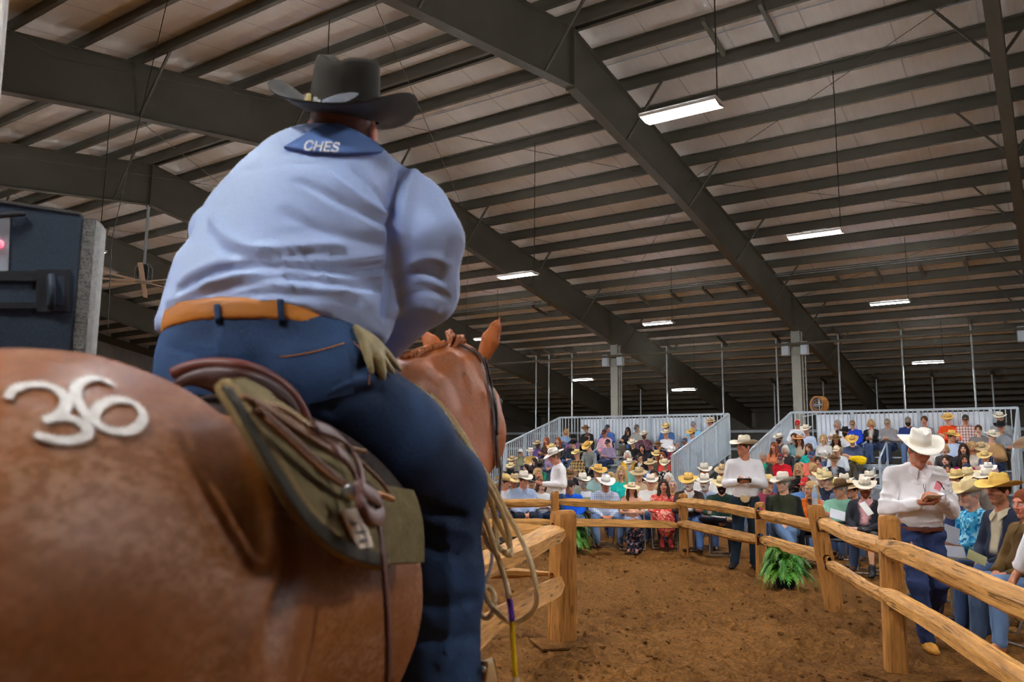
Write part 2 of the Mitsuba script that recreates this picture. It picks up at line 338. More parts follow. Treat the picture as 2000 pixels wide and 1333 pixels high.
# columns under the far rafters
for x, lab in ((FRAMES[3], 'grey steel column carrying the roof behind the right bleacher'), (FRAMES[4], 'grey steel column carrying the roof behind the left bleacher'), (FRAMES[5], 'grey steel column far back near the corrugated end wall'), (FRAMES[2], 'grey steel column at the right edge behind the right bleacher')):
    y = 37.8; k = thing('steel_column', lab, 'column')
    put(k, 'shaft', cat([box(x-.2, x+.2, y-.2, y-.17, 0, 7.4), box(x-.2, x+.2, y+.17, y+.2, 0, 7.4), box(x-.02, x+.02, y-.17, y+.17, 0, 7.4)]), 'steel_column')
    put(k, 'conduit', cat([tube([(x+.28, y-.15, 0), (x+.28, y-.15, 7.3)], .03, 6), tube([(x+.4, y-.15, 0), (x+.4, y-.15, 6.4)], .03, 6)]), 'steel_column')
    for s in (-1, 1): put(k, 'junction_box', moved(rbox(.34, .3, .62, .05), hom(np.eye(3), (x+s*.42, y-.3, 6.55))), 'steel_galv')
one('overhead_pipe', tube([(-52, 37.3, 6.75), (16, 37.3, 6.75)], .06, 8), 'steel_dark', 'long dark pipe running level past the column tops', 'pipe')
for px, Y in ((1412, 43), (1519, 43), (1641, 43), (1766, 43), (1904, 43), (1303, 43), (1047, 43), (1072, 43), (1117, 43), (1512, 52), (1608, 52), (1712, 52), (1822, 52), (1939, 52), (1251, 52)):
    d = ray(px, 760); p = CAM+d*(Y/d[1]); x = p[0]; z = roof_z(Y)
    k = put(CEIL, 'drop_pipe', tube([(x, Y, .0), (x, Y, z-.1)], .045, 8), 'steel_galv')
    put(k, 'bracket', beam((x, Y-.8, z-.02+.8*TAN), (x, Y+.8, z-.02-.8*TAN), .1, .16), 'steel_dark')
# the hanging lamps
def lamp(x, y, label, z=None):
    z = z or (LAMP_Z if y < 40 else 6.1)
    if y > 40 and -15 < x < -14: x, z = -17.1, 5.27
    k = thing('ceiling_light', label, 'light', 'high-bay lamps under the roof')
    L, W = .66, .2
    put(k, 'housing', cat([box(x-L-.02, x+L+.02, y-W-.02, y+W+.02, z+.05, z+.11), box(x-.3, x+.3, y-.08, y+.08, z+.11, z+.17)]), 'white_plain')
    for s in (-1, 1):
        m = tm([(x-L, y+s*.01, z+.012), (x+L, y+s*.01, z+.012), (x+L, y+s*W, z+.045), (x-L, y+s*W, z+.045)], [(0, 3, 2, 1) if s > 0 else (0, 1, 2, 3)])
        if m.face_normals[0][2] > 0: m.invert()
        d = ply(m, 'white_plain'); d['emitter'] = {'type': 'area', 'radiance': {'type': 'rgb', 'value': [LAMP_L*1.0, LAMP_L*1.0, LAMP_L*1.02]}}; put(k, 'diffuser', d, None)
    for s in (-1, 1):                                     # slots along the top edges throw some light up
        m = tm([(x-L, y+s*(W-.02), z+.118), (x+L, y+s*(W-.02), z+.118), (x+L, y+s*(W+.022), z+.094), (x-L, y+s*(W+.022), z+.094)], [(0, 1, 2, 3)])
        if m.face_normals[0][2] < 0: m.invert()
        d = ply(m, 'white_plain'); d['emitter'] = {'type': 'area', 'radiance': {'type': 'rgb', 'value': [LAMP_L*LAMP_SIDE*1.0, LAMP_L*LAMP_SIDE*1.0, LAMP_L*LAMP_SIDE*1.02]}}; put(k, 'upper_lens', d, None)
    put(k, 'cable', tube([(x+L-.03, y, z+.1), (x+L-.03, y, roof_z(y)+.02)], .012, 5), 'black_plastic')
LAMP_SAYS = {(1, 3): 'largest and nearest bright lamp, in front of the main rafter at upper right', (1, 4): 'bright lamp hanging right of the main rafter, second down the right-hand line of lamps', (1, 5): 'bright lamp above the right bleacher, third down the right-hand line of lamps', (1, 6): 'small far lamp low over the right bleacher, last of the right-hand line',
    (2, 4): 'bright lamp hanging in front of the second rafter, right of the rider', (2, 5): 'bright lamp over the left bleacher between the two columns', (2, 6): 'small far lamp just above the back rail of the left bleacher', (3, 4): 'bright lamp peeking out behind the ear of the horse', (4, 3): 'bright lamp showing at the edge of the dark loudspeaker'}
for i, x in enumerate(LAMP_X):
    for j, y in enumerate(LAMP_Y):
        if y < 12 and (i, j) not in LIT_NEAR: continue
        lamp(x, y, LAMP_SAYS.get((i, j), 'white high-bay lamp on a cable, hidden or outside the picture'))
p = C(*GATE_LAMP); lamp(p[0], p[1], 'lamp over the entry alley behind the rider, above the picture', p[2])
# the big ceiling fan
def fan():
    x, y = FRAMES[5], RIDGE_Y; z = 8.3; k = thing('ceiling_fan', 'large ceiling fan with thin pale blades on a long rod left of the rider', 'fan')
    put(k, 'rod', tube([(x, y, z+.25), (x, y, RIDGE_Z-1.6)], .055, 8), 'steel_galv')
    put(k, 'motor', moved(lathe([(0, -.28), (.16, -.25), (.24, -.1), (.24, .12), (.15, .22), (.06, .3), (0, .3)]), hom(np.eye(3), (x, y, z))), 'black_plastic', smooth=40)
    put(k, 'hub', moved(lathe([(0, -.36), (.3, -.34), (.3, -.28), (0, -.28)]), hom(np.eye(3), (x, y, z-.05))), 'steel_galv')
    for cg in ([tube([(x+.3*math.cos(t)*s, y+.3*math.sin(t)*s, z+h) for s, h in ((.6, .34), (1, .15), (1, -.2), (.9, -.35))], .012, 5) for t in np.arange(6)/6*6.283]): put(k, 'cage', cg, 'steel_galv')
    for i in range(8):
        a = i/8*2*math.pi+.2; d = np.array([math.cos(a), math.sin(a), 0]); m = rbox(3.1, .17, .03, .01)
        put(k, 'blade', moved(m, hom(rotz(a)@rotx(.14), np.array([x, y, z-.36])+d*1.75)), 'white_plain' if i != 1 else 'wood_rail')
fan()
one('hanging_cable', tube([at(327, 0, 14), at(218, 470, 14.2), at(211, 640, 14.3)], .008, 5), 'black_plastic', 'thin dark cable hanging slantwise at upper left', 'cable')

def drum_fan():
    k = thing('drum_fan', 'tan drum fan mounted by the column behind the right bleacher', 'fan'); c = at(1600, 791, 33.5); R_ = rotz(-.5)@rotx(math.pi/2)
    put(k, 'housing', moved(lathe([(.30, -.16), (.36, -.16), (.36, .16), (.30, .16), (.30, -.16)], 28), hom(R_, c)), 'wood_post', 40)
    for r in (.1, .2, .29): put(k, 'guard_ring', moved(tube([(r*math.cos(t), r*math.sin(t), .15) for t in np.linspace(0, 6.283, 24)], .01, 5), hom(R_, c)), 'steel_galv')
    for i in range(4): put(k, 'blade', moved(rbox(.28, .09, .012, .005), hom(R_@rotz(i*1.571)@rotx(.4), c+R_@rotz(i*1.571)@np.array([.15, 0, 0]))), 'steel_galv')
    put(k, 'bracket', beam(c-np.array([0, 0, .35]), np.array([FRAMES[3]+.2, 37.6, c[2]-.35]), .06, .06), 'steel_galv')
drum_fan()
# ================================================================ bleachers
ROW_Y = [26.0-.78*k for k in range(6)]; ROW_Z = [1.9-.27*k for k in range(6)]
def bleacher(x0, x1, aisle, label, panels):
    k = thing('bleacher', label, 'bleacher'); yb, yf = 26.5, 21.7; zt, zf = 3.06, 1.66
    def bar(a, b, n='guard_rail', w=.05, h=.05): put(k, n, beam(a, b, w, h), 'steel_galv')
    for i in range(6):
        y, z = ROW_Y[i], ROW_Z[i]
        for a, b in ((x0+.05, aisle-.6), (aisle+.6, x1-.05)):
            put(k, 'seat_plank', box(a, b, y-.14, y+.14, z-.04, z), 'steel_galv')
            put(k, 'foot_plank', box(a, b, y-.66, y-.22, z-.47, z-.43), 'steel_galv'); put(k, 'riser', box(a, b, y+.12, y+.14, z-.43, z-.05), 'steel_galv')
        put(k, 'aisle_step', box(aisle-.58, aisle+.58, y-.66, y-.1, z-.47, z-.43), 'steel_galv'); put(k, 'aisle_step', box(aisle-.58, aisle+.58, y-.3, y+.14, z-.25, z-.21), 'steel_galv')
    for x in (x0, x1):
        bar((x, yb, zt), (x, yf, zf)); bar((x, yb, zt-1.28), (x, yf, zf-1.1)); n = 40
        for i in range(n+1):
            t = i/n; y = yb+(yf-yb)*t; w = .028 if i % 10 else .06
            put(k, 'picket', beam((x, y, zt-1.28+(zf-1.1-zt+1.28)*t), (x, y, zt+(zf-zt)*t), w, w, (1, 0, 0)), 'steel_galv')
        for y, z in ((yb, zt), (yf+1.2, zf+.2), (yf, zf)): bar((x, y, 0), (x, y, z), 'leg', .07, .07)
    bar((x0, yb, zt), (x1, yb, zt), h=.07); bar((x0, yb, 1.9), (x1, yb, 1.9)); n = int((x1-x0)/.13)
    for i in range(1, n): put(k, 'picket', box(x0+i*.13-.014, x0+i*.13+.014, yb-.014, yb+.014, 1.9, zt), 'steel_galv')
    for x in np.arange(x0+1.83, x1, 1.83): bar((x, yb, 0), (x, yb, zt), 'leg', .09, .09)
    a, b = panels; m = int((b-a)/1.22)+1
    for i in range(m): put(k, 'back_panel', box(a+i*(b-a)/m+.004, a+(i+1)*(b-a)/m-.004, yb+.03, yb+.045, 1.85, zt-.08), 'white_panel')
    for i in (0, 2, 4): put(k, 'understructure', cat([beam((x, ROW_Y[0], ROW_Z[0]-.5), (x, yf, ROW_Z[5]-.5), .06, .1) for x in (x0+.2+i*(x1-x0-.4)/4,)]+[box(x0+.17+i*(x1-x0-.4)/4, x0+.23+i*(x1-x0-.4)/4, y-.03, y+.03, -.05, ROW_Z[r]-.5) for r, y in ((0, ROW_Y[0]), (3, ROW_Y[3]))]), 'steel_galv')
    for ya, yc in ((25.2, 23.9), (23.2, 22.0)):           # two handrail loops in the aisle
        za, zc = np.interp(ya, ROW_Y[::-1], ROW_Z[::-1])-.45, np.interp(yc, ROW_Y[::-1], ROW_Z[::-1])-.45
        put(k, 'handrail', cat([tube([(aisle, ya, za), (aisle, ya, za+.86), (aisle, ya-.05, za+.9), (aisle, yc+.1, zc+.92), (aisle, yc, zc+.84), (aisle, yc, zc)], .025, 8), tube([(aisle, ya, za+.42), (aisle, yc, zc+.42)], .02, 8)]), 'steel_galv', smooth=40)
    return k
bleacher(-15.6, -9.1, -13.05, 'galvanised bleacher with white back panels, left one, full of spectators', (-14.7, -9.6))
bleacher(-7.07, -.93, -4.1, 'galvanised bleacher with white back panels, right one, full of spectators', (-6.3, -1.35))

# ================================================================ split rail fences
def hewn(a, b, w, h, seed, n=26, taper=True):
    """a split rail from a to b: (mesh, uv)"""
    a, b = np.asarray(a, float), np.asarray(b, float); L = np.linalg.norm(b-a); s, u, d = frame(b-a); r = np.random.default_rng(seed)
    base = np.array([(-.5, -.42), (-.46, .2), (-.2, .5), (.25, .46), (.5, .1), (.44, -.36), (.1, -.5)])*(1+.16*r.standard_normal((7, 2))); v, uv = [], []
    ph = r.uniform(0, 50)
    for i in range(n+1):
        t = i/n; q = base.copy()
        e = min(t, 1-t)*L; k = np.clip(.40+e/.34*.6, .40, 1) if taper else 1.0
        for j in range(7):
            g = meshkit.noise(np.array([t*L*1.6+ph, j*3.1, seed*.7]))-.5; g2 = meshkit.noise(np.array([t*L*5+ph, j*5.3, seed*.3]))-.5
            q[j] *= 1+.32*g+.12*g2
        off = (meshkit.noise(np.array([t*L*.8+ph, 9., seed]))-.5)*.05*np.sin(np.pi*t)
        P = a+d*L*t+u*off+(q[:, :1]*w*k*s+q[:, 1:]*h*k*u)
        P = np.vstack([P, P[:1]]); v.append(P); per = np.r_[0, np.cumsum(np.linalg.norm(np.diff(P, axis=0), axis=1))]
        uv.append(np.stack([np.full(8, t*L+ph), per+seed], 1))
    v, uv = np.vstack(v), np.vstack(uv); f = []
    for i in range(n):
        for j in range(7): f.append((i*8+j, i*8+j+1, i*8+9+j, i*8+8+j))
    f = np.array(f); f = np.vstack([f[:, [0,2,1]], f[:, [0,3,2]]])
    v = np.vstack([v, v[:7].mean(0), v[n*8:n*8+7].mean(0)]); uv = np.vstack([uv, uv[:1], uv[-1:]]); e = len(v)-2
    f = np.vstack([f, [(e, j+1, j) for j in range(7)], [(e+1, n*8+j, n*8+j+1) for j in range(7)]])
    m = tm(v, f); m.invert() if m.volume < 0 else None; return m, uv
def post(base, h, wx, wy, ang, seed, slots, lean=(0, 0)):
    """a hewn post with mortises: slots are heights, cut across local y"""
    r = np.random.default_rng(seed); v = []
    ring = np.array([(-.5, -.3), (-.36, -.5), (.3, -.5), (.5, -.28), (.5, .3), (.34, .5), (-.34, .5), (-.5, .32)])*(1+.05*r.standard_normal((8, 2)))
    M = manifold3d.Manifold.batch_hull([manifold3d.Manifold.hull_points(np.c_[ring*[wx, wy]*(1.04-.08*t+.03*r.standard_normal((8, 2))), np.full(8, z)].astype(np.float32)) for t, z in ((0, -.12), (.5, h*.5), (.96, h-.03))]+[manifold3d.Manifold.hull_points(np.c_[ring*[wx, wy]*.82, h+.012*r.standard_normal(8)].astype(np.float32))])
    M = M.refine_to_length(.07)
    for z in slots:
        c = manifold3d.CrossSection([[(-.045, -.07), (.045, -.07), (.045, .06), (.02, .09), (-.02, .09), (-.045, .06)]]).extrude(wx*3).rotate((90, 0, 90)).translate((-wx*1.5, 0, z))
        M = M-c
    m = M.to_mesh(); q = m.vert_properties[:, :3].astype(float)
    q[:, :2] *= (1+.07*(meshkit.noise(q*[9, 9, 2.5]+seed)-.5))[:, None]; q = q@rotz(ang).T; q = q+q[:, 2:]*(lean[0]*RIGHT+lean[1]*HEAD)
    return tm(q+base, m.tri_verts)
def fpt(X, Y, z=0.0): return C(X, Y, z)
def fence(label, posts, rails, plates=()):
    k = thing('split_rail_fence', label, 'fence')
    for i, (X, Y, h, wx, wy, rot, slots, lean) in enumerate(posts):
        put(k, 'post', post(fpt(X, Y), h, wx, wy, rot-YAW*1, 31+i+len(posts)*7, slots, lean), 'wood_post', smooth=30)
    for i, (a, b, w, h) in enumerate(rails):
        m, uv = hewn(fpt(*a), fpt(*b), w, h, 11+i+len(rails)*3); put(k, 'rail', m, 'wood_rail', uv=uv, smooth=False)
    for X, Y in plates:
        m = rbox(.56, .42, .02, .004); put(k, 'base_plate', moved(m, hom(rotz(-YAW+.25), fpt(X, Y, .012))), 'dirt')
    return k
# the fence round the far side and down the right; a corner post and rails on the left
NP, P2, MP, FP, LB, LL, RR = (2.93, 6.43), (3.53, 9.16), (3.37, 11.2), (2.9, 13.9), (.74, 13.8), (-2.2, 13.4), (2.38, 3.2)
FENCE = fence('split rail fence running round the far side of the ring and down its right',
    [(*NP, 1.17, .155, .16, 1.35, (.92, .54), (0, 0)), (*P2, 1.09, .16, .16, 1.5, (.88, .48), (-.14, .02)), (*MP, 1.0, .14, .15, 1.2, (.86, .52), (0, 0)), (*FP, 1.0, .13, .15, .2, (.86, .52), (0, 0)), (*LB, 1.02, .14, .15, 0, (.86, .52), (0, 0)), (*LL, 1.02, .14, .15, 0, (.86, .52), (0, 0)), (*RR, 1.15, .15, .16, 1.35, (.9, .54), (0, 0))],
    [((NP[0]-.05, NP[1]+.1, .95), (RR[0], RR[1], .90), .11, .145), ((NP[0]-.05, NP[1]+.1, .60), (RR[0], RR[1], .52), .11, .135),
     ((P2[0]-.10, P2[1]+.1, .92), (NP[0], NP[1]-.1, .91), .11, .125), ((P2[0]-.03, P2[1]+.1, .46), (NP[0], NP[1]-.1, .52), .1, .11),
     ((MP[0], MP[1]+.1, .87), (P2[0]-.12, P2[1]-.1, .86), .1, .12), ((MP[0], MP[1]+.1, .53), (P2[0]-.07, P2[1]-.1, .52), .1, .13),
     ((FP[0]-.1, FP[1], .86), (MP[0]+.05, MP[1]-.05, .84), .1, .15), ((FP[0]-.1, FP[1], .52), (MP[0]+.05, MP[1]-.05, .50), .1, .14),
     ((LB[0]-.1, LB[1], .86), (FP[0]+.05, FP[1], .80), .1, .13), ((LB[0]-.1, LB[1], .50), (FP[0]+.05, FP[1], .47), .1, .13),
     ((LL[0]-.1, LL[1], .86), (LB[0]+.05, LB[1], .84), .1, .13), ((LL[0]-.1, LL[1], .52), (LB[0]+.05, LB[1], .53), .1, .13)], [(NP[0]+.04, NP[1]-.1)])
LP, LN, LW = (.466, 7.4), (-.5, 4.3), (-2.4, 7.5)
FENCE2 = fence('weathered split rail fence meeting at a stout corner post right of the rider',
    [(*LP, 1.12, .21, .19, .35, (.93, .5), (.01, 0)), (*LN, 1.12, .18, .16, 1.3, (.93, .5), (0, 0)), (*LW, 1.12, .18, .16, 0, (.93, .55), (0, 0))],
    [((LP[0]+.01, LP[1]-.02, .95), (LN[0], LN[1], .92), .12, .15), ((LP[0], LP[1]-.02, .53), (LN[0], LN[1], .50), .12, .14), ((LP[0]-.04, LP[1]+.05, .95), (LW[0], LW[1], .93), .1, .12), ((LP[0]-.12, LP[1]+.05, .57), (LW[0], LW[1], .56), .1, .1)], [(LP[0]+.03, LP[1]-.1)])

# ================================================================ ferns, bottle
two('fern_green', base_color=VC, roughness=.5, specular=.4)
def fern(X, Y, R, H, n, label, seed):
    k = thing('potted_fern', label, 'plant'); r = np.random.default_rng(seed); c = fpt(X, Y)
    put(k, 'pot', moved(lathe([(0, -.03), (.1, -.03), (.14, .16), (.15, .17), (.12, .17), (0, .15)]), hom(np.eye(3), c)), 'black_plastic', smooth=40)
    for i in range(n):
        a = r.uniform(0, 6.283); e = r.uniform(.15, 1.0); L = R*r.uniform(.8, 1.15); d = np.array([math.cos(a), math.sin(a), 0])
        t = np.linspace(0, 1, 15)[:, None]; top = H*(.55+.6*e*r.uniform(.7, 1)); rise = 4*t*(1-t)*top*(.55+.2*e)+.17*(1-t)+t*(top*.9*e-.02)
        P = c+d*L*(t**.8)*(1.05-.35*e)+np.array([0, 0, 1.0])*np.maximum(rise, .03)
        s = np.cross(d, [0, 0, 1]); v, f = [], []
        for j in range(1, 15):
            w = .075*math.sin(math.pi*min(1, .12+j/15))**.7*r.uniform(.75, 1.1)
            tg = (P[j]-P[j-1]); tg /= np.linalg.norm(tg)+1e-9
            for sg in (-1, 1):
                for h in (0, .5):
                    b = P[j-1]*(1-h)+P[j]*h; o = len(v); tip = b+sg*s*w+tg*.03+np.array([0, 0, -.02*r.random()])
                    v += [b-tg*.006, b+tg*.012, tip, (b+tip)/2+tg*.014]; f += [(o, o+2, o+3), (o, o+3, o+1)]
        m = tm(v, f); g = r.uniform(.6, 1.2); col = np.tile(np.array(lin(74, 140, 44))*g, (len(v), 1)); col[:, 0] *= r.uniform(.6, 1.7)
        put(k, 'frond', m, 'fern_green', color=col)
fern(3.45, 10.5, .38, .34, 110, 'bushy green potted fern below the fence, right of the standing man in white', 3)
fern(1.02, 14.1, .46, .42, 90, 'green potted fern half hidden behind the stout corner post', 5)
def bottle(base):
    k = thing('water_bottle', 'clear plastic water bottle standing on a leaning fence post', 'bottle')
    mat('bottle_clear', base_color=rgb(225,232,238), roughness=.12, spec_trans=.5)
    put(k, 'body', moved(lathe([(0, 0), (.030, 0), (.033, .012), (.031, .05), (.033, .09), (.033, .14), (.026, .175), (.013, .195), (.013, .205), (0, .205)], 20), hom(np.eye(3), base)), 'bottle_clear', smooth=35)
    put(k, 'cap', moved(lathe([(0, .205), (.015, .205), (.015, .225), (0, .225)], 14), hom(np.eye(3), base)), 'white_plain', smooth=35)
    put(k, 'label', moved(lathe([(.0335, .09), (.0342, .092), (.0342, .138), (.0335, .14)], 20), hom(np.eye(3), base)), {'type': 'principled', 'base_color': rgb(150,178,214), 'roughness': .4})
bottle(fpt(P2[0]-.152, P2[1]+.02, 1.09))
# ================================================================ people: heads, hands, hats, clothes from joints
L = lambda c: np.array(lin(*c))
def sstep(a, b, x): t = np.clip((x-a)/(b-a), 0, 1); return t*t*(3-2*t)
def head_field(h, sex):
    F = Field((-.11, -.13, -.2), (.11, .14, .14), h); w = 1.0 if sex == 'm' else .93; j = 1.0 if sex == 'm' else .86
    F.ell((0, -.012, .035), (.077*w, .097, .086), 0)
    F.ell((0, .028, -.035), (.058*w, .066, .080), .03)
    for s in (-1, 1):
        F.cone((s*.050*w, -.005, -.048), (0, .060, -.100), .024*j, .021*j, .025); F.ell((s*.038, .056, -.022), (.024, .022, .024), .025)
    F.cone((-.034, .080, .028), (.034, .080, .028), .012, .012, .02)
    for s in (-1, 1): F.ell((s*.032, .099, .006), (.019, .018, .013), .012, op='cut')
    for s in (-1, 1): F.ell((s*.032, .0765, .006), (.0135, .0135, .0125), .003)
    F.cone((0, .088, .016), (0, .112, -.022), .0085, .013, .012)
    for s in (-1, 1): F.ell((s*.012, .099, -.027), (.009, .012, .008), .008)
    F.cone((-.02, .084, -.056), (.02, .084, -.056), .0085, .0085, .008); F.cone((-.016, .083, -.068), (.016, .083, -.068), .009, .009, .008)
    for s in (-1, 1): F.ell((s*.080*w, -.012, -.004), (.011, .019, .033), .008)
    n = .058 if sex == 'm' else .047
    F.cone((0, -.025, -.05), (0, -.05, -.22), n, n*1.08, .03); return F
HEADS = {}
def head_template(h, sex):
    if (h, sex) not in HEADS:
        m = simp(head_field(h, sex).mesh(), .0018 if h > .009 else .0011 if h > .0065 else .0005); p = np.array(m.vertices); x, y, z = np.abs(p[:, 0]), p[:, 1], p[:, 2]; f = (y > .03)
        eye = np.hypot(x-.032, (z-.006)*1.3); sc = max(1.0, h/.006)
        lip = np.hypot(np.maximum(x-.018, 0), (np.abs(z+.062)-.004).clip(0)*1.2)
        W = {'sclera': f*sstep(.015, .011, eye), 'iris': f*sstep(.0065*sc, .0045*sc, eye), 'lid': f*sstep(.022, .012, eye),
             'brow': f*sstep(.011*sc, .006*sc, np.abs(z-.031+.12*np.abs(x-.03)))*sstep(.012, .018, x)*sstep(.055, .048, x)*sstep(.05, .07, y),
             'lip': f*(y > .07)*sstep(.013*sc**.5, .007, lip), 'mouth': f*(y > .07)*sstep(.004*sc, .002, np.abs(z+.062))*sstep(.024, .018, x),
             'beard': sstep(-.02, -.035, z-.35*(x-.04).clip(0))*sstep(-.005, .02, y)*sstep(-.125, -.115, z), 'stache': (y > .07)*sstep(.008, .004, np.abs(z+.044))*sstep(.034, .026, x),
             'scalp': np.maximum(sstep(.058, .07, z), sstep(-.005, -.02, y)*sstep(-.06, -.045, z))*1.0, 'flush': np.maximum(f*sstep(.02, .0, np.hypot(x-.042, z+.018)), (y > .1)*1.0)*.5, 'eark': (x > .078)*1.0}
        W['beard'] *= 1-W['lip']; W['scalp'] *= 1-W['eark']
        HEADS[(h, sex)] = (m, W)
    return HEADS[(h, sex)]
def head_colors(W, skin, hair, beard=0.0, stubble=0.0, sex='m'):
    n = len(W['lip']); c = np.tile(L(skin), (n, 1))
    def mixin(w, col): c[:] = c*(1-w[:, None])+np.asarray(col)*w[:, None]
    mixin(W['flush']*.35, L(skin)*[1.02, .62, .55]); mixin(W['lid']*.5, L(skin)*.55); mixin(W['beard']*max(stubble, beard)*.95, L(hair) if beard else L(hair)*.5+L(skin)*.4)
    if beard: mixin(W['stache'], L(hair))
    mixin(W['scalp'], L(hair)); mixin(W['brow']*.8, L(hair)*.8); mixin(W['lip']*(.9 if sex == 'f' else .55), L((170, 70, 70)) if sex == 'f' else L(skin)*[.9, .5, .45]); mixin(W['mouth']*.6, L((70, 30, 28)))
    mixin(W['sclera']*.8, L((205, 198, 190))); mixin(W['iris'], L((40, 28, 22))); return c
HANDS = {}
def hand_template(h, curl):
    """a left hand: wrist at the origin, fingers along +y, palm down (-z), thumb on -x; mirrored for the right"""
    if (h, curl) not in HANDS:
        F = Field((-.085, -.03, -.10), (.06, .2, .045), h); g = max(1.0, h/.0055)**.5
        F.chain([(0, -.02, 0), (0, .01, 0)], [.027, .027], .01, ((0, 0, 1), .75)); F.chain([(-.022, .025, 0), (-.025, .085, .004)], [.02, .016], .02, ((0, 0, 1), .8)); F.chain([(.018, .025, 0), (.026, .078, 0)], [.02, .015], .02, ((0, 0, 1), .8)); F.chain([(0, .02, 0), (0, .085, .004)], [.022, .017], .02, ((0, 0, 1), .8))
        for x, l0, y0 in ((-.029, .074, .088), (-.010, .083, .092), (.010, .077, .088), (.028, .06, .08)):
            q, a, P = np.array([x, y0, .002]), 0.0, [np.array([x, y0-.01, .003])]
            for part, b in ((.46, .6), (.31, .9), (.25, .6)):
                a += curl*b; q = q+np.array([x*.06, math.cos(a), -math.sin(a)])*l0*part; P.append(q)
            F.chain(P, [.0095*g, .0088*g, .008*g, .0068*g], .004)
        F.chain([(-.025, .025, -.006), (-.048, .055, -.016), (-.052, .083, -.024-.02*curl), (-.044, .106, -.03-.03*curl)], [.016, .0125*g, .0105*g, .0085*g], .008)
        HANDS[(h, curl)] = simp(F.mesh(), .0018 if h > .006 else .0010 if h > .0052 else .0005)
    return HANDS[(h, curl)]
def hand(h, curl, wrist, d, palm, side):
    """placed: d along the fingers, palm the way the palm looks; side -1 left, 1 right of the person"""
    m = hand_template(h, curl).copy()
    if side > 0: m.vertices[:, 0] *= -1; m.invert()
    d = np.asarray(d, float)/np.linalg.norm(d); pz = -np.asarray(palm, float); pz = pz-d*(pz@d); pz /= np.linalg.norm(pz)+1e-9
    m.apply_transform(hom(np.stack([np.cross(d, pz), d, pz], 1), wrist)); return m
def hat_mesh(n=28, a=.086, b=.104, brim=.10, h=.115, curl=.05, drop=.012, crease=.03, pinch=.25, taper=.14, flare=1.7):
    ph = np.arange(n)/n*2*np.pi; s, c = np.sin(ph), np.cos(ph); rings = []
    def br(t, dz):
        ze = curl*np.abs(s)**2.2-drop*c*c*np.sign(c+.2); sx = 1-.22*curl/.05*np.abs(s)**2*t*.5
        return np.stack([(a+brim*t)*s*np.where(t > 0, sx, 1), (b+brim*.95*t)*c, ze*t**flare+dz], 1)
    for t, dz in ((0, -.004), (.5, -.003), (.85, -.002), (1.0, -.001), (1.02, .003), (.85, .004), (.5, .004), (.12, .004), (0, .008)): rings.append(br(t, dz))
    m0 = len(rings)
    rear = np.exp(-(s/.30)**2)*(np.abs(c) > .6)
    for t in (.12, .3, .55, .78, .92, 1.0):
        k = 1-taper*t**1.5-(.05 if t == 1 else 0); front = sstep(.1, .9, c); px = 1-pinch*front*t
        z = h*t+(.012*np.abs(c)*-1+.006)*t; rings.append(np.stack([a*k*s*px, b*k*c, z+.008*(1-t)-.016*rear*sstep(.7, 1, t)], 1))
    for t in (.8, .55, .28):
        r = rings[m0+5].copy(); r[:, :2] *= t; r[:, 2] = r[:, 2]+.006*math.sin(math.pi*(1-t))-crease*np.exp(-(r[:, 0]/.026)**2)*(1-t**3); rings.append(r)
    v = np.vstack(rings); m = len(rings); v = np.vstack([v, [0, 0, rings[-1][:, 2].mean()-.004]]); f = []
    for i in range(m-1):
        for j in range(n): k = (j+1) % n; f.append((i*n+j, i*n+k, (i+1)*n+k, (i+1)*n+j))
    f = np.array(f); f = np.vstack([f[:, [0,2,1]], f[:, [0,3,2]], [(len(v)-1, (m-1)*n+j, (m-1)*n+(j+1) % n) for j in range(n)]]) ; f = f[:, ::-1]
    band = np.zeros(len(v)); band[m0*n:(m0+2)*n] = 1; t = tm(v, f); return t, band
HATS = {}
def get_hat(kind, n):
    P = {'cattle': {}, 'wide': dict(brim=.115, curl=.055, h=.122), 'tight': dict(curl=.075, brim=.095), 'near': dict(h=.138, curl=.062, brim=.112, pinch=.16, drop=.016, taper=.12), 'flat': dict(brim=.105, curl=.018, h=.11, drop=.02), 'tall': dict(h=.135, curl=.06, pinch=.15), 'sun': dict(curl=.004, brim=.1, drop=.004, h=.1, crease=.01, pinch=.1)}
    if (kind, n) not in HATS: HATS[(kind, n)] = hat_mesh(n, **P[kind])
    return HATS[(kind, n)]
def cap_mesh(n=20):
    ph = np.arange(n)/n*2*np.pi; s, c = np.sin(ph), np.cos(ph); rings = [np.stack([.084*math.cos(e)*s, .1*math.cos(e)*c, .098*math.sin(e)+0*s], 1) for e in (-.12, .2, .5, .8, 1.1, 1.35)]
    v = np.vstack(rings+[np.array([[0, 0, .1]])]); f = []
    for i in range(5):
        for j in range(n): k = (j+1) % n; f.append((i*n+j, (i+1)*n+k, i*n+k)); f.append((i*n+j, (i+1)*n+j, (i+1)*n+k))
    f += [(len(v)-1, 5*n+(j+1) % n, 5*n+j) for j in range(n)]
    dome = tm(v, f); t = np.linspace(-1.15, 1.15, 9); o = np.stack([.080*np.sin(t), .095*np.cos(t), 0*t-.005], 1); e = np.stack([.078*np.sin(t), .1+.085*np.cos(t*.9), -.018-.02*np.abs(np.sin(t))], 1)
    w = np.vstack([o, e, o-[0, 0, .004], e-[0, 0, .004]]); g = []
    for j in range(8): g += [(j, j+1, 10+j, 9+j), (18+j, 27+j, 28+j, 19+j), (9+j, 10+j, 28+j, 27+j)]
    return dome, tm(w, g)
CAP = cap_mesh()
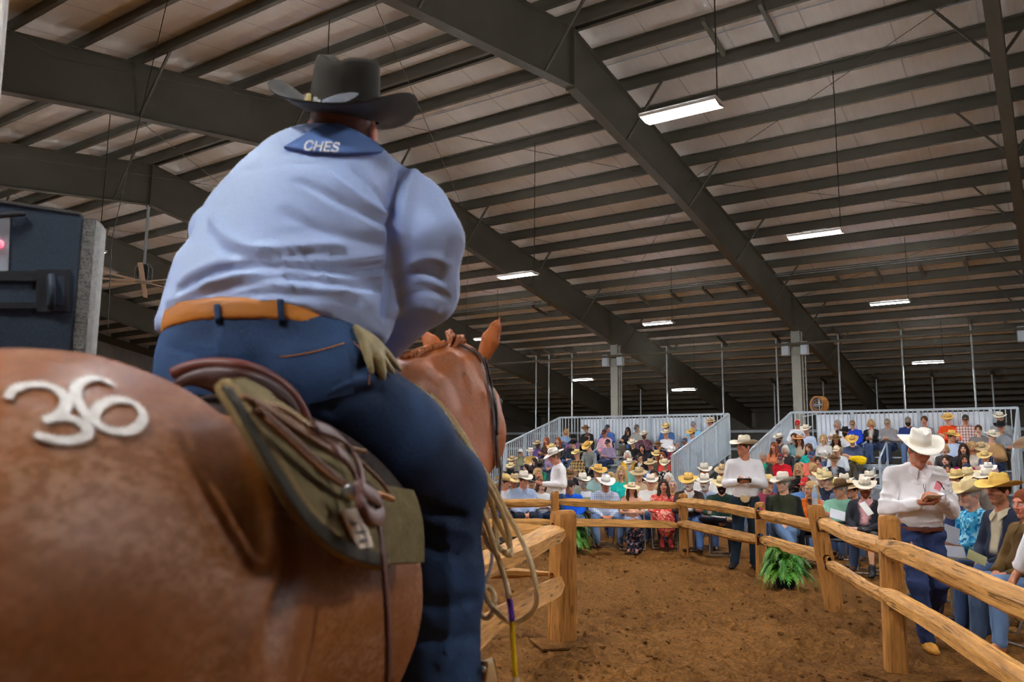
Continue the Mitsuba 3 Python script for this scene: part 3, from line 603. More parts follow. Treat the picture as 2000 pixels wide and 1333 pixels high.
def hair_mesh(style, h, sex):
    if ('hair', style, h, sex) not in HATS:
        F = Field((-.17, -.19, -.33), (.17, .13, .18), h); w = 1.0 if sex == 'm' else .94; g = .010 if style == 'short' else .017
        F.ell((0, -.016, .037), (.077*w+g, .096+g, .086+g), 0)
        cutp = Field((-.17, -.19, -.33), (.17, .13, .18), h)
        cutp.ell((0, .115, -.03), (.068, .082, .112), 0); F.d = np.maximum(F.d, -cutp.d)
        if style == 'short': F.plane((0, 0, -.045), (0, .55, -1))
        if style == 'long':
            for s in (-1, 1): F.chain([(s*.068, -.015, .04), (s*.086, -.01, -.06), (s*.094, .02, -.17), (s*.085, .045, -.27)], [.026, .032, .033, .018], .03)
            F.chain([(0, -.06, .03), (0, -.085, -.1), (0, -.1, -.26)], [.07, .075, .055], .04)
        if style == 'bob':
            for s in (-1, 1): F.chain([(s*.070, -.01, .04), (s*.088, .0, -.04), (s*.084, .012, -.10)], [.03, .034, .022], .03)
            F.chain([(0, -.06, .03), (0, -.075, -.1)], [.07, .065], .04)
        if style == 'tied': F.ell((0, -.12, -.02), (.035, .04, .05), .02); F.plane((0, 0, -.05), (0, .5, -1))
        HATS[('hair', style, h, sex)] = simp(F.mesh(), .0025)
    return HATS[('hair', style, h, sex)]
def beard_mesh(h, big):
    if ('beard', h, big) not in HATS:
        F = head_field(h, 'm'); F.d -= .009 if not big else .015; F.plane((0, .02, -.040), (0, -.45, 1)); F.plane((0, .0, 0), (0, -1, .15)); F.ell((0, .10, -.062), (.024, .03, .011), 0, op='cut'); F.plane((0, 0, -.14), (0, 0, -1))
        if big: F.ell((0, .07, -.12), (.04, .03, .05), .02)
        F.cone((-.03, .095, -.046), (.03, .095, -.046), .009, .009, .004); F.plane((0, .03, 0), (0, -1, 0)); HATS[('beard', h, big)] = F.mesh()
    return HATS[('beard', h, big)]

# ---- the body: joints in metres, seated people have the seat's top at the origin, standing people the ground
def seated(arms='lap', legs='plain', lean=0.0, turn=0.0):
    J = dict(pelvis=(0, .02, .10), waist=(0, .01, .24), chest=(0, -.02, .42), neck=(0, -.02, .575), head=(0, .01, .765))
    for s, n in ((-1, 'l'), (1, 'r')):
        J['sh'+n] = (s*.185, -.03, .52); J['hip'+n] = (s*.09, .03, .085)
        kx, ky, kz, ax, ay, az = dict(plain=(.13, .45, .10, .14, .47, -.37), apart=(.23, .41, .09, .2, .45, -.37), close=(.07, .45, .1, .08, .42, -.37), fwd=(.12, .46, .06, .13, .66, -.36), tuck=(.14, .45, .1, .12, .3, -.36)).get(legs, (.13, .45, .10, .14, .47, -.37))
        if legs == 'cross' and s > 0: kx, ky, kz, ax, ay, az = .10, .47, .2, -.14, .58, -.06
        if legs == 'figure4' and s > 0: kx, ky, kz, ax, ay, az = .30, .36, .19, -.06, .44, .19
        J['knee'+n] = (s*kx, ky, kz); J['ank'+n] = (s*ax if not (legs in ('cross', 'figure4') and s > 0) else ax, ay, az)
        e, w = dict(lap=((.25, .07, .27), (.075, .31, .185)), crossed=((.25, .15, .27), (-.10, .235, .33)), hold=((.25, .04, .26), (.075, .31, .30)), knees=((.27, .13, .28), (.17, .39, .19)), high=((.24, .1, .29), (.06, .30, .42)), side=((.26, .02, .26), (.2, .25, .15)))[arms]
        if arms == 'crossed': w = (w[0], w[1]+.035*s, w[2]-.03*s)
        J['el'+n] = (s*e[0], e[1], e[2]); J['wr'+n] = (s*w[0], w[1], w[2])
    if lean:
        Rx = rotx(-lean); piv = np.array([0, .02, .12])
        for k in ('waist', 'chest', 'neck', 'head', 'shl', 'shr', 'ell', 'elr', 'wrl', 'wrr'):
            J[k] = tuple(Rx@(np.array(J[k])-piv)+piv)
    return {k: np.array(v, float) for k, v in J.items()}
def hand_dirs(J, arms):
    out = {}
    for s, n in ((-1, 'l'), (1, 'r')):
        d = J['wr'+n]-J['el'+n]; d = d/np.linalg.norm(d)
        if arms in ('lap',): d = d*.6+np.array([-s*.75, .25, -.15]); palm = np.array([-s*.2, -.6, -1.0])
        elif arms == 'crossed': palm = np.array([0, -1, 0.2])
        elif arms in ('hold', 'high'): d = d*.5+np.array([-s*.45, .5, .2]); palm = np.array([-s*.6, -.4, 1.0])
        else: palm = np.array([0, -.2, -1.0])
        out[n] = (d/np.linalg.norm(d), palm)
    return out
BODIES = {}
def body_parts(key, J, h, sex='m', stout=1.0, sleeve='long', legs='pants', arms='lap', seatcut=True, collar=True):
    """meshes: body (skin), shirt, trousers, boots - from joints"""
    if key in BODIES: return BODIES[key]
    P = np.array(list(J.values())); lo, hi = P.min(0)-.26, P.max(0)+.2; w = stout; flat = ((0, 1, 0), .74)
    kn = .09 if sex == 'm' else .08
    def torso(F, g, k=.06):
        F.cone(J['pelvis'], J['waist'], (.155 if sex == 'm' else .16)*w+g, (.148 if sex == 'm' else .128)*w+g, k, flat); F.cone(J['waist'], J['chest'], (.148 if sex == 'm' else .128)*w+g, (.165 if sex == 'm' else .142)*(.5+.5*w)+g, k, flat)
        F.cone(J['shl']*.8+J['shr']*.2, J['shr']*.8+J['shl']*.2, .078+g, .078+g, .08); F.cone(J['chest'], J['neck'], .13+g, .058+g, .06, flat)
        if w > 1.02 or sex == 'm': F.ell(J['waist']+[0, .035+.09*(w-1), .0], np.array([.135*w, .1*w, .14])+g, .06)
        if sex == 'f':
            for s in (-1, 1): F.ell(J['chest']+[s*.07, .085, -.03], np.array([.062, .06, .06])+g, .04)
    def arm(F, n, r, k=.03, stop=1.0):
        a, b, c = J['sh'+n], J['el'+n], J['wr'+n]; b2 = b+(c-b)*max(0, stop-1) if stop > 1 else b
        if stop >= 1: F.chain([a, b, c], [r[0], r[1], r[2]], k)
        else: F.chain([a, a+(b-a)*stop], [r[0], r[0]*.95], k)
    B = Field(lo, hi, h*1.15); torso(B, -.014)
    for n in 'lr':
        arm(B, n, (.052, .042, .029) if sex == 'm' else (.044, .036, .025)); B.chain([J['hip'+n], J['knee'+n], J['ank'+n]], [.078, .052, .037], .03)
    B.cone(J['neck'], J['neck']*.55+J['head']*.45, .052, .05, .03)
    S = Field(lo, hi, h); torso(S, .004)
    hem = J['pelvis'][2]-.01 if sleeve != 'tunic' else J['pelvis'][2]-.09
    tdir = J['waist']-J['pelvis']; S.plane(J['pelvis']+tdir*(.02 if legs != 'dress' else -.1), -tdir/np.linalg.norm(tdir))
    if collar: S.cone(J['neck']+[0, -.012, -.03], J['neck']+(J['head']-J['neck'])*.2+[0, -.006, 0], .078, .068, .02)
    A = Field(lo, hi, h)
    for n in 'lr': arm(A, n, ((.070, .058, .043) if sex == 'm' else (.058, .047, .036)), .03, .55 if sleeve == 'short' else 1.0)
    for n in 'lr':
        if sleeve != 'short': dd = J['wr'+n]-J['el'+n]; dd /= np.linalg.norm(dd); near = np.linalg.norm(np.stack(np.meshgrid(*A.ax, indexing='ij'), -1)-J['wr'+n], axis=-1) < .09; pl = ((np.stack(np.meshgrid(*A.ax, indexing='ij'), -1)-J['wr'+n])@dd+.004).astype(np.float32); A.d = np.where(near, np.maximum(A.d, pl), A.d)
    S.d = smin(S.d, A.d, .03)
    S.cone(J['neck']+(J['head']-J['neck'])*.02, J['neck']+(J['head']-J['neck'])*.6+[0, .02, 0], .054, .06, 0, op='cut')
    tol = .0045 if h > .028 else .003 if h > .02 else .0012 if h > .0166 else .0003
    out = {'body': simp(B.mesh(), .014), 'shirt': simp(S.mesh(), tol)}
    Pn = Field(lo, hi, h); g = .012
    if legs == 'dress':
        Pn.cone(J['hipl'], J['hipr'], .15, .15, .05); Pn.chain([J['pelvis'], (J['kneel']+J['kneer'])/2+[0, 0, .0], (J['kneel']+J['kneer'])/2+[0, .03, -.2]], [.16, .15, .15], .06, ((0, 1, 0), .8))
    else:
        hr = (.128 if J['pelvis'][2] < .5 else .104)*w; Pn.cone(J['hipl'], J['hipr'], hr, hr, .05, ((0, 1, 0), .95))
        for n in 'lr':
            e = .35 if legs == 'shorts' else 1.0; k, a = J['knee'+n], J['ank'+n]; e2 = k+(a-k)*(.08 if legs == 'shorts' else 1.0)
            Pn.chain([J['hip'+n], k, e2], [.092*(.5+.5*w), kn*.85, .06 if legs != 'shorts' else .075], .03)
    tdir = tdir/np.linalg.norm(tdir); Pn.plane(J['pelvis']+tdir*.13, tdir); out['trousers'] = simp(Pn.mesh(), tol)
    for n in 'lr':
        F = Field(J['ank'+n]-[.13, .2, .16], J['ank'+n]+[.13, .32, .16], min(h, .02)); a = J['ank'+n]; d = J['ank'+n]-J['knee'+n]; fw = np.array([0, 1.0, 0])
        if n == 'r' and 'R_toe' in J: fw = J['R_toe']
        if n == 'l' and 'L_toe' in J: fw = J['L_toe']
        up = -d/np.linalg.norm(d); fw = fw-up*(fw@up)*.6; fw /= np.linalg.norm(fw); base = a-up*.055
        F.chain([a+up*.06, a-up*.005, base-fw*.015+up*.015], [.05, .046, .036], .02); F.chain([base, base+fw*.09, base+fw*.175-up*.008], [.037, .04, .027], .025); out['boot'+n] = simp(F.mesh(), tol)
    BODIES[key] = out; return out
# ---- sheets of cloth and leather
def resample(pts, n): return curve(np.c_[np.asarray(pts, float), np.zeros(len(pts))], n)[:, :2]
def sheet(A, B, n, m, t, F=None, off=0.0, bulge=0.0):
    """a sheet of thickness t between two curves; with a field, both curves are pixels and the sheet lies on its surface"""
    if F is not None:
        a, b = resample(A, n), resample(B, n); g = np.stack([a+(b-a)*s for s in np.linspace(0, 1, m)], 1).reshape(-1, 2); P = trace(F, g, off); N = normals_at(F, P)
    else:
        a, b = curve(A, n), curve(B, n); s = np.linspace(0, 1, m)[None, :, None]; g = a[:, None]+(b-a)[:, None]*s
        N = np.cross(np.gradient(g, axis=0), np.gradient(g, axis=1)); N /= np.linalg.norm(N, axis=-1, keepdims=True)+1e-9; g = g+N*bulge*np.sin(np.pi*s); P, N = g.reshape(-1, 3), N.reshape(-1, 3)
    v = np.vstack([P, P+N*t]); K = n*m; i = (np.arange(n-1)[:, None]*m+np.arange(m-1)[None]).ravel(); f = [np.stack([i, i+m, i+m+1, i+1], 1), np.stack([K+i, K+i+1, K+i+m+1, K+i+m], 1)]
    ring = np.r_[np.arange(m), np.arange(1, n)*m+m-1, (n-1)*m+np.arange(m-2, -1, -1), np.arange(n-2, 0, -1)*m]; r2 = np.roll(ring, -1); f.append(np.stack([ring, r2, K+r2, K+ring], 1)); t_ = tm(v, np.vstack(f)); t_.fix_normals() if t_.volume < 0 else None
    return t_
def col(m, c): return np.tile(L(c), (len(m.vertices), 1))
def collar_flaps(k, M, J, c, h=0):
    nk = J['neck']
    for s in (-1, 1): m = sheet([nk+[s*.072, .0, .055], nk+[s*.05, .065, .030], nk+[s*.012, .088, .005]], [nk+[s*.10, .01, .015], nk+[s*.085, .10, -.03], nk+[s*.045, .125, -.07]], 7, 4, .005); put(k, 'collar', moved(m, M), 'cloth', 40, color=col(m, c))
SKINS = [(224,172,140), (212,150,118), (200,132,100), (232,186,158), (190,120,88)]
def person(label, J, key, where, face, h=.024, hh=.010, sex='m', stout=1.0, sleeve='long', legs='pants', arms='lap', skin=SKINS[1], hair=(60,40,28), shirt=(200,205,215), pants=(52,66,92), boots=(58,38,26),
           hat=None, cap=None, hair_style='short', beard=0, stubble=.25, scale=(1, 1, 1), head_yaw=0.0, head_pitch=0.0, head_roll=0.0, cloth='cloth', group=None, hands=True, hd=None, glasses=False, curl=.55, hat_tilt=-.08, vest=None, inner=None, stripe=None, fold=0.0, gcut=None, hem=None, collar=True):
    parts = body_parts((key, h, sex, round(stout, 2), sleeve, legs), J, h, sex, stout, sleeve, legs, arms, collar=collar)
    k = thing('person', label, 'person', group); th = math.atan2(-face[0], face[1]); M = hom(rotz(th)@np.diag(scale), where)
    hm, W = head_template(hh, sex); HR = rotz(head_yaw)@rotx(head_pitch)@roty(head_roll); HM = M@hom(HR, J['head']); un = np.diag([1/scale[0]*np.mean(scale), 1/scale[1]*np.mean(scale), 1/scale[2]*np.mean(scale), 1]); HM = HM@un
    hc = head_colors(W, skin, hair, beard, stubble, sex); b = moved(parts['body'], M); bc = np.tile(L(skin), (len(b.vertices), 1)); ms, cs = [b, moved(hm, HM)], [bc, hc]
    if hands:
        dd = hd or hand_dirs(J, arms)
        for s, n in ((-1, 'l'), (1, 'r')):
            q = moved(hand(max(.0055, hh*.75), curl, J['wr'+n]+np.asarray(dd[n][0])*.008, dd[n][0], dd[n][1], s), M); ms.append(q); cs.append(np.tile(L(skin)*.97, (len(q.vertices), 1)))
    put(k, 'body', cat(ms), 'skin', True, color=np.vstack(cs))
    def pv(m, amp, seed):
        if amp: 
            nn = np.array(m.vertex_normals); p = np.array(m.vertices); m = m.copy(); d = meshkit.fbm(p*[9, 9, 5]+seed, 2)-.5; r = 1-np.abs(2*meshkit.noise(p*[7, 7, 13]+seed*2)-1); m.vertices = p+nn*(amp*(d*1.2+(r**3)*.7-.2))[:, None]
        return m
    seed = hash(key) % 7 if False else len(label) % 7
    sm = pv(parts['shirt'], fold, seed); p = np.array(sm.vertices); sc = np.tile(L(shirt), (len(p), 1))
    if inner is not None:                                    # an open front showing what is worn beneath
        w = sstep(.055, .035, np.abs(p[:, 0]-J['chest'][0])-.02*sstep(.3, .55, p[:, 2]-J['pelvis'][2]+.1))*(p[:, 1] > J['chest'][1]+.03)*sstep(.12, .2, p[:, 2]-J['pelvis'][2]); sc = sc*(1-w[:, None])+L(inner)*w[:, None]
    if vest is not None:                                     # sleeves of another colour
        w = sstep(.16*stout, .2*stout, np.abs(p[:, 0]-J['chest'][0]))*1.0; near = np.minimum(np.linalg.norm(p-J['shl'], axis=1), np.linalg.norm(p-J['shr'], axis=1)); w = np.maximum(w, 0)*1.0; fa = np.min([np.linalg.norm(p-(J['el'+n]*(1-t)+J['wr'+n]*t), axis=1) for n in 'lr' for t in (0, .25, .5, .75, 1)], axis=0) < .085; w = np.maximum(w, fa); sc = sc*(1-w[:, None])+L(vest)*w[:, None]
    if stripe is not None:
        z = p[:, 2]-J['chest'][2]; w = (np.abs(z-.0) < .035)*(np.abs(p[:, 0]) < .2)*1.0; sc = sc*(1-w[:, None])+L(stripe)*w[:, None]
    put(k, 'shirt' if sex == 'm' else 'top', moved(sm, M), cloth, True, color=sc, uv=p[:, [0, 2]]+[1.0, 1.0])
    tmn = pv(parts['trousers'], fold*.8, seed+3); put(k, 'skirt' if legs == 'dress' else 'trousers', moved(tmn, M), cloth if legs == 'dress' else 'cloth', True, color=np.tile(L(pants), (len(tmn.vertices), 1)), uv=np.array(tmn.vertices)[:, [0, 2]]+[1.0, 1.0])
    for n in 'lr': m = moved(parts['boot'+n], M); put(k, 'boot', m, 'leather', True, color=np.tile(L(boots), (len(m.vertices), 1)))
    if hair_style and hair_style != 'none': m = moved(hair_mesh(hair_style, max(hh, .008), sex), HM); put(k, 'hair', m, 'cloth', True, color=np.tile(L(hair), (len(m.vertices), 1))*(.8+.4*meshkit.noise(np.array(m.vertices)*60)[:, None]))
    if beard: m = moved(beard_mesh(max(hh, .008), beard > 1), HM); put(k, 'beard', m, 'cloth', True, color=np.tile(L(hair), (len(m.vertices), 1)))
    if hat:
        kind, col = hat[:2]; m, band = get_hat(kind, 40 if hh < .008 else 22); q = moved(m, HM@hom(rotx(hat_tilt), (0, -.008, .052))); bandc = hat[2] if len(hat) > 2 else tuple(np.array(col)*.62)
        put(k, 'hat', q, 'felt', True, color=L(col)*(1-band[:, None])+L(bandc)*band[:, None])
    if cap:
        col, bill = cap[:2]; d, bl = CAP; Mh = HM@hom(rotx(-.1), (0, -.006, .038)); p = np.array(d.vertices); front = (p[:, 1] > .03)[:, None]*1.0; fc = cap[2] if len(cap) > 2 else col
        q = put(k, 'cap', moved(d, Mh), 'felt', True, color=L(col)*(1-front)+L(fc)*front); put(q, 'bill', moved(bl, Mh), 'felt', False, color=np.tile(L(bill), (len(bl.vertices), 1)))
    if glasses:
        g = [tube([(s*.033+.021*math.cos(t), .1-.012*abs(math.cos(t))*.5, .006+.016*math.sin(t)) for t in np.linspace(0, 6.283, 13)], .0018, 5) for s in (-1, 1)]+[tube([(s*.054, .095, .008), (s*.076, .03, .01), (s*.08, -.01, .008)], .002, 5) for s in (-1, 1)]+[tube([(-.012, .1, .008), (.012, .1, .008)], .002, 5)]
        put(k, 'glasses', moved(cat(g), HM), 'black_plastic')
    return k, M, HM
def chair(where, face, col, label, group):
    k = thing('folding_chair', label, 'chair', group); th = math.atan2(-face[0], face[1]); M = hom(rotz(th), where)
    put(k, 'seat', moved(moved(rbox(.4, .38, .035, .014), hom(rotx(.05), (0, .06, .42))), M), col, smooth=40); put(k, 'backrest', moved(moved(rbox(.42, .03, .2, .012), hom(rotx(.12), (0, -.2, .72))), M), col, smooth=40)
    for s in (-1, 1):
        put(k, 'frame', moved(tube(curve([(s*.22, -.24, .82), (s*.22, -.17, .62), (s*.22, .02, .3), (s*.215, .2, .012)], 12), .0125, 7), M), 'chrome', True)
        put(k, 'leg', moved(tube(curve([(s*.19, .05, .41), (s*.19, -.1, .2), (s*.19, -.26, .012)], 8), .0125, 7), M), 'chrome', True)
    for q in (tube([(-.19, -.255, .02), (.19, -.255, .02)], .0125, 7), tube([(-.215, .195, .02), (.215, .195, .02)], .0125, 7), tube(curve([(-.22, -.24, .82), (-.1, -.25, .86), (.1, -.25, .86), (.22, -.24, .82)], 10), .0125, 7)): put(k, 'crossbar', moved(q, M), 'chrome', True)
    return k
# ================================================================ the crowd
def pat(key, fn): two(key, base_color=proc(fn), roughness=.85, specular=.2)
def stripes(x, k, w): f = x*k-dr.floor(x*k); return dr.select(f < w, 1.0, 0.0)
pat('plaid_brown', lambda p, n, uv: mix(mix(lin(196,168,116), lin(66,48,36), stripes(uv.x, 11, .5)*.6+stripes(uv.y, 11, .5)*.4), lin(40,30,26), stripes(uv.x+.02, 11, .12)*stripes(uv.y+.3, 5.5, .6)))
pat('plaid_blue', lambda p, n, uv: mix(mix(lin(216,228,244), lin(140,166,210), stripes(uv.x, 26, .3)*.6+stripes(uv.y, 26, .3)*.5), lin(240,244,250), stripes(uv.y+.01, 13, .12)))
pat('plaid_red', lambda p, n, uv: mix(lin(232,222,214), lin(150,70,66), stripes(uv.x, 14, .4)*.55+stripes(uv.y, 14, .4)*.45))
pat('plaid_navy', lambda p, n, uv: mix(mix(lin(84,98,132), lin(28,34,54), stripes(uv.x, 16, .5)*.6+stripes(uv.y, 16, .5)*.4), lin(190,196,206), stripes(uv.x, 8, .08)))
def blotch(a, b, c, k, t0, t1):
    def fn(p, n, uv):
        q = fbm(uv.x*k, uv.y*k, 1.0, 2); r = noise(uv.x*k*1.7, uv.y*k*1.7, 9.0); return mix(mix(lin(*a), lin(*b), smoothstep(t0, t0+.06, q)), lin(*c), smoothstep(t1, t1+.05, r))
    return fn
pat('print_maroon', blotch((66,34,44), (140,98,112), (36,22,30), 46, .5, .66)); pat('print_mono', blotch((24,24,28), (220,220,216), (90,70,60), 34, .56, .74))
pat('print_dark', blotch((24,24,34), (150,120,120), (40,36,60), 30, .62, .72)); pat('floral_coral', blotch((226,92,78), (248,176,156), (190,58,60), 26, .55, .68)); pat('paisley_teal', blotch((58,150,188), (150,208,226), (24,100,150), 24, .5, .64)); pat('camo_green', blotch((112,104,80), (66,64,46), (160,150,120), 18, .5, .62))
HATC = dict(s=('cattle', (236,208,140)), c=('cattle', (242,232,210)), w=('wide', (250,247,240)), t=('flat', (206,180,138)), b=('cattle', (112,82,52)), k=('cattle', (24,22,22)), g=('wide', (232,190,104)), f=('tall', (246,238,220)), o=('sun', (212,150,100)), q=('tight', (240,226,190)), n=('wide', (232,212,160)))
HAIRC = dict(k=(34,26,22), b=(74,50,34), l=(190,156,106), g=(150,146,140), w=(226,222,214), a=(120,62,36), d=(52,38,30))
PANTS = [(58,74,104), (44,56,84), (84,104,138), (36,40,52), (92,84,70), (64,84,120)]
POSES = {}
def pose(arms, legs, lean=0.0):
    k = f'{arms}_{legs}_{lean}'
    if k not in POSES: POSES[k] = seated(arms, legs, lean)
    return POSES[k], k
NROW = ['top', 'second', 'third', 'fourth', 'fifth', 'lowest']
def sit(where, px, py, face, desc, sex, hat, hair, shirt, o, h, hh, seatz, i):
    r = np.random.default_rng(i*13+5); o = dict(o); arms = o.pop('arms', ('lap', 'hold', 'lap', 'knees', 'crossed', 'lap')[i % 6]); legs = o.pop('pose', ('plain', 'apart', 'fwd', 'plain', 'close')[i % 5] if sex == 'm' else ('close', 'plain')[i % 2]); lean = o.pop('lean', (.0, .08, .14)[i % 3])
    J, key = pose(arms, legs, lean); d = np.linalg.norm(where[:2]-CAM[:2]); dv = (where-CAM)@HEAD; zh = at(px, py, dv)[2]; sz = float(np.clip((zh-seatz)/J['head'][2], .80, 1.12)); st = o.pop('stout', (1.0, 1.08, 1.18)[i % 3] if sex == 'm' else (.98, 1.05)[i % 2])
    kw = dict(h=h, hh=hh, sex=sex, stout=st, arms=arms, skin=o.pop('skin', SKINS[(0, 1, 3, 1, 0)[i % 5]]), pants=PANTS[i % 6], scale=(1.0 if sex == 'm' else .94, 1.0, sz*.5+.5 if sz > 1 else sz), head_yaw=r.uniform(-.3, .3), head_pitch=r.uniform(-.22, .02), fold=.010)
    kw['scale'] = (kw['scale'][0], 1.0, sz)
    if isinstance(shirt, str): kw['cloth'] = shirt; kw['shirt'] = (128,128,128)
    else: kw['shirt'] = shirt
    hs, hcol = ('short', hair) if len(hair) == 1 else (dict(L='long', B='bob', T='tied', N='none')[hair[1]], hair[0])
    kw['hair_style'] = hs; kw['hair'] = HAIRC[hcol]
    if hat:
        if isinstance(hat, tuple): kw['cap'] = hat
        else: kw['hat'] = HATC[hat]
    if hh > .009 and kw.get('cap') is not None and hs == 'short': kw['hair_style'] = 'none'
    kw.update(o)
    k, M, HM = person('person in '+desc, J, key, where, face, **kw)
    if hh < .009 and sex == 'm' and kw.get('sleeve') != 'short' and kw.get('cloth', 'cloth') in ('cloth', 'plaid_blue'): collar_flaps(k, M, J, tuple(np.minimum(255, np.array(kw.get('inner') or kw['shirt'])*1.04)) if kw.get('cloth', 'cloth') == 'cloth' else (206, 216, 234))
    return k, M, HM
